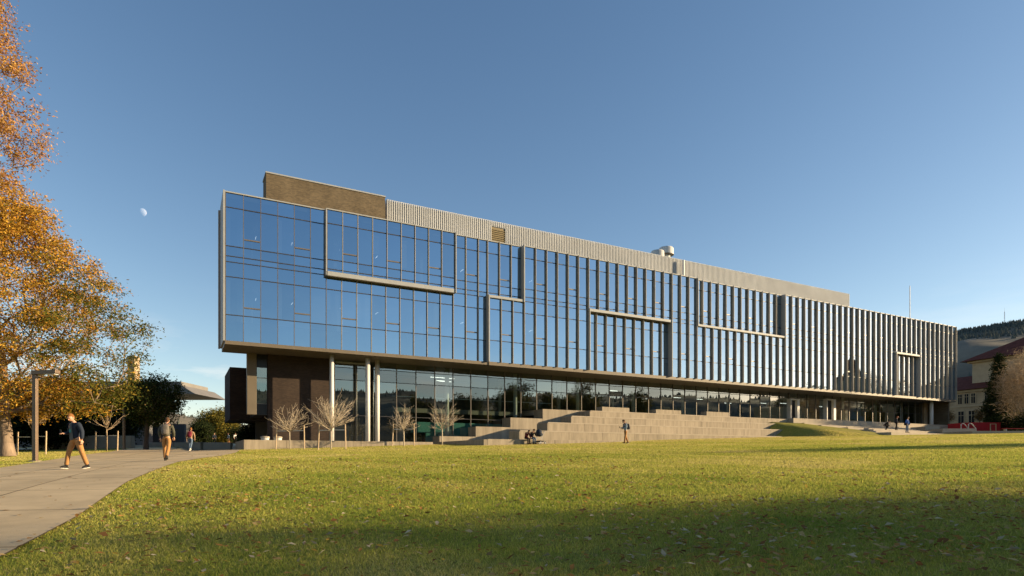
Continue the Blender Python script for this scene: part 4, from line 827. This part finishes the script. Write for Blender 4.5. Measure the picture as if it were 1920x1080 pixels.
def person(label, loc, face, legs, arms, top, bottom, shoes, hair, height=1.76, lean=0, head_pitch=0, head_yaw=0, sit=False, coat_open=None, pack=None, bag=None, phone=None, long_hair=False, group=None, roll=0, bags=None, spread=0, seat_z=None):
    """legs: two (thigh swing, knee bend); arms: two (swing, out, elbow) in degrees; local +Y is forward, index 0 the left side."""
    k = height/1.76; o = empty('person', loc, 0); tag(o, label, 'person', group); o.rotation_euler = (0, 0, math.atan2(-face[0], face[1]))
    rx = lambda a: Matrix.Rotation(R(a), 3, 'X'); TL, SL_, UA, FA = .43*k, .42*k, .29*k, .25*k
    T = Matrix.Rotation(R(-lean), 3, 'X')@Matrix.Rotation(R(roll), 3, 'Y')
    pel = V3(0, 0, 0); hips = [V3(-.092*k, 0, -.03*k), V3(.092*k, 0, -.03*k)]; knees = []; ank = []; toes = []
    for i, (th, kn) in enumerate(legs):
        sx = (-1 if i == 0 else 1)*math.sin(R(spread)); d = V3(sx, math.sin(R(th)), -math.cos(R(th))).normalized(); kne = hips[i]+d*TL; d2 = V3(sx*.3, math.sin(R(th-kn)), -math.cos(R(th-kn))).normalized(); an = kne+d2*SL_; knees.append(kne); ank.append(an)
        pit = max(-25, min(35, (th-kn)*.45)) if not sit else 0; toes.append(an+V3(0, .17*k*math.cos(R(pit)), -.05*k+.17*k*math.sin(R(pit))))
    base = (seat_z*k if seat_z else 0) if False else -min(min(a.z for a in ank)-.085*k, min(t.z for t in toes)-.03*k)
    up = V3(0, 0, base); pel = pel+up; hips = [h+up for h in hips]; knees = [h+up for h in knees]; ank = [h+up for h in ank]; toes = [h+up for h in toes]
    sp1 = pel+T@V3(0, 0, .20*k); ch = pel+T@V3(0, .0, .40*k); nk = pel+T@V3(0, .01, .53*k); hd0 = pel+T@V3(0, .02*k, .58*k)
    HR = T@Matrix.Rotation(R(head_yaw), 3, 'Z')@Matrix.Rotation(R(-head_pitch), 3, 'X'); hc = hd0+HR@V3(0, .035*k, .115*k)
    sh = [pel+T@V3(-.185*k, 0, .475*k), pel+T@V3(.185*k, 0, .475*k)]; elb = []; wri = []; hdir = []
    for i, (sw, ou, el) in enumerate(arms):
        sx = -1 if i == 0 else 1; d = V3(sx*math.sin(R(ou)), math.sin(R(sw))*math.cos(R(ou)), -math.cos(R(sw))*math.cos(R(ou))); e_ = sh[i]+T@d*UA
        d2 = V3(sx*math.sin(R(ou*.3))-sx*.35*math.sin(R(el)), math.sin(R(sw+el)), -math.cos(R(sw+el))).normalized(); w_ = e_+T@d2*FA; elb.append(e_); wri.append(w_); hdir.append((T@d2).normalized())
    # ---- the body: one continuous skin, with hands and head
    ex = MB()
    for i in range(2):
        d = hdir[i]; side = d.cross(V3(0, 0, 1)); side = side.normalized() if side.length > .2 else V3(0, 1, 0); nrm = d.cross(side).normalized(); sg = -1 if i == 0 else 1
        pc = wri[i]+d*.05*k
        ex.ell((0, 0, 0), (1, 1, 1), 8, 5, lambda q, p: side*p.x*.042*k+nrm*p.y*.018*k+d*p.z*.055*k+pc)
        for j, (off_, ln) in enumerate(((-.030, .068), (-.010, .078), (.011, .073), (.031, .058))):
            a_ = pc+side*off_*k+d*.04*k; c1 = a_+d*ln*.5*k+nrm*.006*k; c2 = c1+(d*.75+nrm*.65).normalized()*ln*.5*k; ex.tube([a_, c1, c2], [.0095*k, .0088*k, .007*k], 6)
        a_ = pc-side*.035*k-d*.01*k; ex.tube([a_, a_+(d*.6-side*.7+nrm*.3).normalized()*.035*k, a_+(d*.95-side*.35+nrm*.45).normalized()*.066*k], [.012*k, .0105*k, .008*k], 6)
    def headf(q, p):
        jaw = 1-.30*max(0, -p.z)**1.5; fr = 1+.06*max(0, p.y)*max(0, -p.z); return HR@V3(q.x*jaw, q.y*fr*(1-.12*max(0, -p.z)), q.z)
    ex.ell(hc, (.076*k, .098*k, .118*k), 16, 12, headf)
    ex.tube([hc+HR@V3(0, .088*k, .022*k), hc+HR@V3(0, .112*k, -.022*k), hc+HR@V3(0, .092*k, -.032*k)], [.009*k, .017*k, .012*k], 7)
    for sx in (-1, 1): ex.ell(hc+HR@V3(sx*.077*k, -.005*k, -.01*k), (.012*k, .02*k, .032*k), 7, 5, lambda q, p: HR@q)
    ex.tube([hc+HR@V3(-.024*k, .088*k, -.062*k), hc+HR@V3(0, .094*k, -.064*k), hc+HR@V3(.024*k, .088*k, -.062*k)], [.005*k, .009*k, .005*k], 6)
    vs = [pel, sp1, ch, nk, hd0+HR@V3(0, .01, .03*k), hips[0], knees[0], ank[0], hips[1], knees[1], ank[1], sh[0], elb[0], wri[0], sh[1], elb[1], wri[1]]
    es = [(0, 1), (1, 2), (2, 3), (3, 4), (0, 5), (5, 6), (6, 7), (0, 8), (8, 9), (9, 10), (2, 11), (11, 12), (12, 13), (2, 14), (14, 15), (15, 16)]
    rd = [(.115, .09), (.108, .085), (.12, .09), .052, .048, .078, .05, .036, .078, .05, .036, .05, .036, .026, .05, .036, .026]
    rd = [tuple(x_*k for x_ in r) if hasattr(r, '__len__') else r*k for r in rd]
    body = link('body', skin_mesh('body', vs, es, rd, SKIN, 0, 1, ex), o)
    e = MB()
    for sx in (-1, 1): e.ell(hc+HR@V3(sx*.03*k, .089*k, .012*k), (.010*k, .006*k, .007*k), 7, 5, lambda q, p: HR@q)
    for sx in (-1, 1): e.tube([hc+HR@V3(sx*.016*k, .097*k, .03*k), hc+HR@V3(sx*.045*k, .086*k, .032*k)], .0045*k, 5)
    link('eyes', e.mesh('eyes', EYE, None, True), body)
    # ---- clothes
    mid = [hips[i]+(knees[i]-hips[i])*.5 for i in range(2)]; shin = [knees[i]+(ank[i]-knees[i])*.6 for i in range(2)]; hem = [ank[i]+(knees[i]-ank[i])*.06 for i in range(2)]
    vs = [pel+V3(0, 0, .06*k), pel, hips[0], mid[0], knees[0], shin[0], hem[0], hips[1], mid[1], knees[1], shin[1], hem[1]]
    es = [(0, 1), (1, 2), (2, 3), (3, 4), (4, 5), (5, 6), (1, 7), (7, 8), (8, 9), (9, 10), (10, 11)]; rd = [(.135*k, .112*k), (.145*k, .122*k), .105*k, .09*k, .073*k, .066*k, .064*k, .105*k, .09*k, .073*k, .066*k, .064*k]
    link('trousers', skin_mesh('trousers', vs, es, rd, bottom, 1, 2), o)
    def torso(nm, mt, g, cuff=.95, low=-.02, arms_on=True):
        ce = [elb[i]+(wri[i]-elb[i])*cuff for i in range(2)]; vs = [pel+T@V3(0, 0, low*k), sp1, ch, pel+T@V3(0, 0, .495*k)]; es = [(0, 1), (1, 2), (2, 3)]; rd = [((.15+g)*k, (.118+g)*k), ((.138+g)*k, (.112+g)*k), ((.15+g)*k, (.12+g)*k), ((.085+g)*k, (.07+g)*k)]
        if arms_on:
            for i in range(2):
                b_ = len(vs); vs += [sh[i], sh[i]+(elb[i]-sh[i])*.5, elb[i], ce[i]]; es += [(2, b_), (b_, b_+1), (b_+1, b_+2), (b_+2, b_+3)]; rd += [(.072+g)*k, (.064+g)*k, (.056+g)*k, (.045+g*.6)*k]
        return link(nm, skin_mesh(nm, vs, es, rd, mt, 1, 2), o)
    jk = torso('jacket' if coat_open else 'top', top, .008 if not coat_open else .012)
    if coat_open:                                    # shirt front showing between the open edges of the jacket
        s_ = MB(); n = 7
        for z_, w_, y_ in ((-.03, .085, .142), (.1, .08, .138), (.22, .07, .137), (.34, .06, .142), (.44, .045, .125), (.50, .03, .095)): s_.v += [tuple(pel+T@V3(-w_*k, (y_-.006)*k, z_*k)), tuple(pel+T@V3(0, (y_+.012)*k, z_*k)), tuple(pel+T@V3(w_*k, (y_-.006)*k, z_*k))]
        for j in range(5):
            for q in range(2): s_.f.append((j*3+q, j*3+q+1, j*3+3+q+1, j*3+3+q))
        sh_ = link('shirt_front', s_.mesh('shirt_front', coat_open, None, True), o); pr = MB(); 
        pr.add([pel+T@V3(x_*k, y_*k, z_*k) for x_, y_, z_ in ((-.045, .152, .20), (.045, .152, .20), (.04, .154, .30), (-.04, .154, .30))], [(0, 1, 2, 3)]); link('shirt_print', pr.mesh('shirt_print', TEAL), sh_)
    for i in range(2):
        fd = (toes[i]-ank[i]); fd = fd.normalized(); f2 = V3(0, fd.y, fd.z+.28).normalized(); u2 = V3(1, 0, 0).cross(f2).normalized(); c0 = ank[i]-u2*.035*k
        s_ = MB(); s_.ell(c0+f2*.055*k, (1, 1, 1), 12, 8, lambda q, p: V3(1, 0, 0)*p.x*.046*k*(1+.12*p.y)+f2*p.y*.135*k+u2*max(p.z, -.55)*(.062-.028*max(0, p.y))*k); s_.tube([c0+u2*.02*k, ank[i]+u2*.035*k], [.05*k, .046*k], 10)
        so = link('shoe', s_.mesh('shoe', shoes[0], None, True), o)
        s_ = MB(); s_.ell(c0+f2*.055*k-u2*.034*k, (1, 1, 1), 12, 4, lambda q, p: V3(1, 0, 0)*p.x*.049*k+f2*p.y*.142*k+u2*p.z*.017*k); link('sole', s_.mesh('sole', shoes[1], None, True), so)
    def hairf(q, p):
        lift = 1+.05*math.sin(9*p.x+4*p.z)*math.sin(7*p.y+2); z_ = q.z; y_ = q.y
        if p.y > .15 and p.z < .35: return HR@V3(q.x*.9, q.y*.80, q.z)
        return HR@V3(q.x*lift, y_*lift, max(z_, (-.10 if p.y < 0 else .02)*k) if not long_hair else max(z_, -.17*k if p.y < .2 else .02*k))
    h_ = MB(); h_.ell(hc+HR@V3(0, -.012*k, .014*k), (.085*k, .105*k, .122*k), 18, 12, hairf); link('hair', h_.mesh('hair', hair, None, True), o)
    if pack:
        b_ = MB(); b_.ell(pel+T@V3(0, -.20*k, .27*k), (1, 1, 1), 14, 10, lambda q, p: T@V3(math.copysign(abs(p.x)**.55, p.x)*.145*k, math.copysign(abs(p.y)**.6, p.y)*.095*k, math.copysign(abs(p.z)**.6, p.z)*.215*k)); pk = link('backpack', b_.mesh('backpack', pack, None, True), o)
        b_ = MB(); b_.ell(pel+T@V3(0, -.29*k, .18*k), (1, 1, 1), 12, 8, lambda q, p: T@V3(math.copysign(abs(p.x)**.5, p.x)*.11*k, p.y*.04*k, math.copysign(abs(p.z)**.6, p.z)*.10*k)); link('pocket', b_.mesh('pocket', pack, None, True), pk)
        for sx in (-1, 1): link('strap', MB().tube([pel+T@V3(sx*.09*k, -.13*k, .46*k), pel+T@V3(sx*.105*k, -.02*k, .57*k), pel+T@V3(sx*.11*k, .12*k, .46*k), pel+T@V3(sx*.12*k, .135*k, .30*k), pel+T@V3(sx*.15*k, .0, .14*k)], .017*k, 6).mesh('strap', pack, None, True), pk)
    if phone is not None:
        d = hdir[phone]; c_ = wri[phone]+d*.11*k+V3(0, 0, .03*k); link('phone', MB().hexa([c_+V3(*v) for v in ((-.035, -.02, -.05), (.035, -.02, -.05), (.035, -.01, -.05), (-.035, -.01, -.05), (-.035, .02, .09), (.035, .02, .09), (.035, .03, .09), (-.035, .03, .09))]).mesh('phone', DARK), o)
    if bags:
        for sx in bags:
            b_ = MB(); b_.ell(pel+T@V3(sx*.26*k, -.05, .02*k), (1, 1, 1), 12, 8, lambda q, p: V3(p.x*.09*k, p.y*.19*k, math.copysign(abs(p.z)**.7, p.z)*.14*k)); bg_ = link('shoulder_bag', b_.mesh('shoulder_bag', BLACK, None, True), o)
            link('bag_strap', MB().tube([pel+T@V3(sx*.24*k, -.05, .12*k), pel+T@V3(sx*.02*k, .13*k, .36*k), pel+T@V3(-sx*.1*k, .02, .53*k)], .014*k, 6).mesh('bag_strap', BLACK, None, True), bg_)
    return o
def at(px, Y, dz=0): X, _ = PX(px, Y); return (X, Y, gz(X, Y)+dz)
WK = .042
person('young walker in open navy jacket and tan trousers looking down at a phone', at(142, 19.3, WK), (-.35, -.94), [(-10, 10), (13, 5)], [(-8, 14, 14), (2, 8, 88)], NAVY, TAN, (DARK, SOLE), HAIR_A, 1.77, 3, 30, 12, coat_open=GREY, phone=1, roll=3, spread=13)
person('walker with grey backpack, olive jacket and tan trousers seen from behind', at(312, 25.2, WK), (-.25, .97), [(14, 6), (-12, 26)], [(-14, 12, 30), (10, 12, 32)], OLIVE, TAN, (DARK, DARK), HAIR_B, 1.80, 4, 14, 0, pack=PACKG)
person('walker in jeans and sand sweater with a dark red backpack', at(357, 45.5, WK), (-.2, .98), [(12, 8), (-14, 22)], [(-12, 14, 16), (12, 14, 16)], SAND, JEANS, (SOLE, SOLE), HAIR_A, 1.74, 4, 5, 0, pack=REDP)
person('lone person on the lawn in pale blue shirt and tan trousers reading a phone', at(1173, 45.3), (-.97, -.25), [(10, 4), (-9, 14)], [(6, 8, 70), (12, 6, 82)], PALEB, TAN, (BROWN, SOLE), HAIR_B, 1.80, 4, 28, 0, pack=NAVY, phone=1)
ZS = 1.36; tb_ = TB-.30
def seat(px, dz=-.0):
    s_, lam = SP(px, tb_+.35); p_ = W(s_, TB+.02, 0); return (p_[0], p_[1], gz(p_[0], p_[1])-.0)
sc = seat(986); person('person in maroon top sitting hunched on the low concrete bench', sc, (.60, -.80), [(84, 88), (80, 80)], [(42, 6, 60), (44, 8, 55)], MAROON, BLACK, (BROWN, DARK), HAIR_B, 1.62, 34, 22, -10, sit=True)
sc = seat(997); person('person in black top and jeans sitting next to the stroller', sc, (.55, -.84), [(82, 84), (80, 92)], [(46, 8, 50), (40, 10, 58)], BLACK, JEANS, (BROWN, DARK), HAIR_B, 1.66, 24, 26, -8, sit=True)
Z_ST = STEP_Z[4]+.02
def on_step(px, k, dt=.8):
    t = STEPS[k][2]-dt; s_, lam = SP(px, t); return W(s_, t, STEP_Z[k]+.02)
person('person in bright blue jacket with black bags on the broad steps', on_step(1701, 4), (.55, -.83), [(3, 2), (-4, 4)], [(8, 16, 30), (-10, 22, 40)], BLUE, JEANS, (BROWN, DARK), HAIR_B, 1.78, 2, 6, 20, bags=(-1, 1))
person('red-haired person in dark clothes standing on the broad steps', on_step(1681, 3, 1.0), (.8, -.4), [(6, 6), (-6, 8)], [(10, 10, 55), (-6, 10, 30)], NAVY, BLACK, (DARK, DARK), HAIR_R, 1.68, 4, 8, 0, long_hair=True, bags=(1,))
person('person in black crouching on the broad steps', on_step(1658, 3, .9), (.95, -.2), [(104, 128), (74, 118)], [(52, 10, 40), (46, 8, 50)], BLACK, BLACK, (DARK, DARK), HAIR_B, 1.70, 46, 10, 0)
for px, Y, lab, tp, bt, fc in ((402, 92, 'distant figure in dark jacket by the shrubs beyond the court', NAVY, BLACK, (.5, -.8)), (428.5, 94, 'distant figure in pale shirt near the low wall end', PALEB, TAN, (-.7, -.5)), (441, 94, 'distant figure in white top beside the one in pale shirt', WHITE, BLACK, (.6, -.6))):
    person(lab, at(px, Y, .04), fc, [(12, 6), (-12, 16)], [(-12, 12, 18), (12, 12, 18)], tp, bt, (DARK, DARK), HAIR_B, 1.70)
s_, lam = SP(1556.5, GT-.6); person('person in white shirt standing inside the glass entrance', W(s_, GT-.6, FL_UP+.003), (.4, -.9), [(3, 2), (-3, 3)], [(-6, 8, 12), (6, 8, 20)], WHITE, BLACK, (DARK, DARK), HAIR_B, 1.72)
# stroller next to the seated pair
s_, lam = SP(1012, TB+.55); p = W(s_, TB+.55, 0); stz = gz(p[0], p[1]); stro = empty('stroller', (p[0], p[1], stz), R(150)); tag(stro, 'baby stroller with dark hood and pale frame beside the seated pair', 'stroller')
def hoodf(q, p_): return V3(q.x, q.y*(1 if p_.z > -.2 else .8), q.z)
MB().ell((0, .02, .78), (.24, .36, .17), 14, 8, hoodf).build('bassinet', NAVY, stro, True, False)
MB().ell((0, .12, .93), (.25, .27, .26), 14, 9, lambda q, p_: V3(q.x, q.y if q.y > -.02 else -.02+q.y*.12, max(q.z, -.10))).build('hood', NAVY, stro, True, False)
fr = MB()
for sx in (-.22, .22):
    fr.tube([(sx, -.42, .14), (sx, -.1, .48), (sx, .18, .68)], .014, 6); fr.tube([(sx, .36, .14), (sx, .1, .48), (sx, -.34, .88), (sx, -.5, 1.02)], .014, 6); fr.tube([(sx, -.42, .16), (sx, .36, .16)], .012, 6)
fr.tube([(-.22, -.5, 1.02), (.22, -.5, 1.02)], .016, 6); fr.build('frame', M['frame'], stro, True, False)
MB().box(-.2, .2, -.3, .26, .2, .3).build('basket', BLACK, stro, False, False, bevel=.03)
for sx in (-.27, .27):
    for y_, r_ in ((-.42, .11), (.36, .13)):
        ty = MB(); pts = [(sx, y_+r_*math.cos(a*math.pi/8), .02+r_+r_*math.sin(a*math.pi/8)) for a in range(17)]; wh = ty.tube(pts, .018, 6, False).build('wheel', DARK, stro, True, False); MB().tube([(sx-.015, y_, .02+r_), (sx+.015, y_, .02+r_)], r_*.55, 10).build('hub', M['frame'], wh, False, False)

# ------------------------------------------------------------------ grass blades and fallen leaves
def grass_patch():
    rg = np.random.default_rng(77); n = 1950000; u = rg.uniform(0, 1, n); ya, yb = 3.6, 64.; Y = (ya**.4+u*(yb**.4-ya**.4))**2.5
    half = .90*Y+6.5; X = rg.uniform(-1, 1, n)*half; s, t = st(X, Y)
    en = .05+.05*np.sin(Y*5.3+np.sin(Y*2.1)*2)+.04*np.sin(Y*17); wl = in_walk(X-en, Y) & in_walk(X+en, Y)
    ok = ~wl & ~((t < 1.55) & (s > -3)) & ~((t < 8.25) & (s > SP(914, TB)[0]-.3) & (s < SP(1300, TB)[0]) & (t > 7.4)) & ~((t < 7.4) & (s > SP(824, 0)[0]) & (s < S_TR-1.2) & (t < 6.35))
    for k, (px, py, tt) in enumerate(STEPS): ok &= ~((t < tt+.02) & (s > STEP_S[k]-.05))
    ok &= ~((X < np.interp(Y, LE[:, 1], LE[:, 0])) & (Y > 50))
    ok &= ~((np.abs(X) > .90*Y+6.5)) 
    X, Y = X[ok], Y[ok]; n = len(X); keep = rg.uniform(0, 1, n) < .78; X, Y = X[keep], Y[keep]; n = len(X)
    Z = ground(X, Y)-.006; w = .0050*(np.maximum(Y, 5)/6)**.82*rg.uniform(.7, 1.3, n); clump = .5+.5*np.sin(X*2.3+np.sin(Y*1.7)*2)*np.sin(Y*2.9+np.sin(X*1.1)*2)
    h = (.020+.020*rg.uniform(0, 1, n)+.014*clump)*(1+.010*Y); a = rg.uniform(0, 2*math.pi, n); ln = rg.normal(0, .55, (n, 2))
    dx, dy = np.cos(a)*w, np.sin(a)*w; V = np.zeros((n, 3, 3)); V[:, 0] = np.c_[X-dx, Y-dy, Z]; V[:, 1] = np.c_[X+dx, Y+dy, Z]; V[:, 2] = np.c_[X+ln[:, 0]*h, Y+ln[:, 1]*h, Z+h]
    patch = np.sin(X*.21+np.sin(Y*.16)*2)*np.cos(Y*.27+np.sin(X*.13)*1.5); fine = np.sin(X*1.3+1.1*np.sin(Y*.9))*np.sin(Y*1.1+np.sin(X*.8))
    pal = np.array([(.18, .25, .042), (.32, .35, .062), (.47, .43, .105), (.54, .46, .18)]); mow = np.sin((X*.80+Y*.60)*2*math.pi/1.9); worn = np.clip(np.sin(X*.37+1.7*np.sin(Y*.23+1))*np.sin(Y*.41+1.3*np.sin(X*.29))-.55, 0, 1)*2.2
    pr = np.clip(1.1+.65*patch+.40*fine+.22*mow+worn+rg.normal(0, .6, n)+.020*Y, 0, 2.999); i = pr.astype(int); f_ = (pr-i)[:, None]
    c = pal[i]*(1-f_)+pal[i+1]*f_; c *= (1+rg.normal(0, .16, (n, 1)))
    return mesh_np('grass', V.reshape(-1, 3), np.arange(3*n).reshape(n, 3), M['leaf'], False, np.repeat(np.clip(c, .01, 1), 3, 0))
M['grass'] = leafmat('grass_blade', .42)
gm = grass_patch(); gm.materials.clear(); gm.materials.append(M['grass']); tag(link('grass', gm), 'short yellowing autumn lawn grass', 'grass', kind='stuff')
def litter():
    rg = np.random.default_rng(5); P_ = []
    for n, x0, x1, y0, y1 in ((2600, -6, 16, 4, 14), (2200, 1, 14, 4.2, 9), (2600, -12, 3, 5, 24), (450, -30, -12, 12, 34), (420, -16, 34, 13, 42)):
        P_.append(np.c_[rg.uniform(x0, x1, n), rg.uniform(y0, y1, n)])
    for cx, cy, sp, n in ((2.2, 6.3, .9, 240), (5.5, 7.2, 1.4, 420), (-2.5, 6.9, 1.2, 200), (-4.8, 9.6, 1.0, 260), (8, 8.6, 1.5, 300), (1.2, 5.2, .7, 200), (4.2, 5.4, .8, 260), (-16, 33, 1.5, 60)): P_.append(np.c_[rg.normal(cx, sp, n), rg.normal(cy, sp*.6, n)])
    p = np.concatenate(P_); s, t = st(p[:, 0], p[:, 1]); wl = in_walk(p[:, 0], p[:, 1]); ok = (~wl | (rg.uniform(0, 1, len(p)) < .22)) & (t > 9); p = p[ok]; wl = wl[ok]; n = len(p)
    z = ground(p[:, 0], p[:, 1])+np.where(wl, .05, .042+.03*rg.uniform(0, 1, n)); L_ = rg.uniform(.016, .046, n)*(1+.018*p[:, 1]); a = rg.uniform(0, 2*math.pi, n); d = np.c_[np.cos(a), np.sin(a), rg.normal(0, .25, n)*np.where(wl, .1, 1)]; q = np.c_[-np.sin(a), np.cos(a), rg.normal(0, .3, n)*np.where(wl, .1, 1)]; c = np.c_[p, z]
    up = np.zeros((n, 3)); up[:, 2] = rg.uniform(.1, .5, n)*L_*.5
    w = (L_*rg.uniform(.35, .65, n))[:, None]; L_ = L_[:, None]
    V = np.stack([c-d*L_, c-d*L_*.2+q*w+up, c+d*L_*1.1, c-d*L_*.2-q*w+up], 1); col = cols(rg, n, [(.42, .30, .13), (.34, .18, .06), (.24, .12, .05), (.50, .42, .28), (.45, .30, .06)], [4, 4, 3, 2, 2])
    return mesh_np('fallen_leaves', V.reshape(-1, 3), np.concatenate([np.arange(4*n).reshape(n, 4)[:, [0, 1, 2]], np.arange(4*n).reshape(n, 4)[:, [0, 2, 3]]]), M['leaf'], False, np.repeat(np.clip(col, .01, 1), 4, 0))
tag(link('fallen_leaves', litter()), 'fallen brown and yellow leaves scattered over the lawn', 'leaves', kind='stuff')
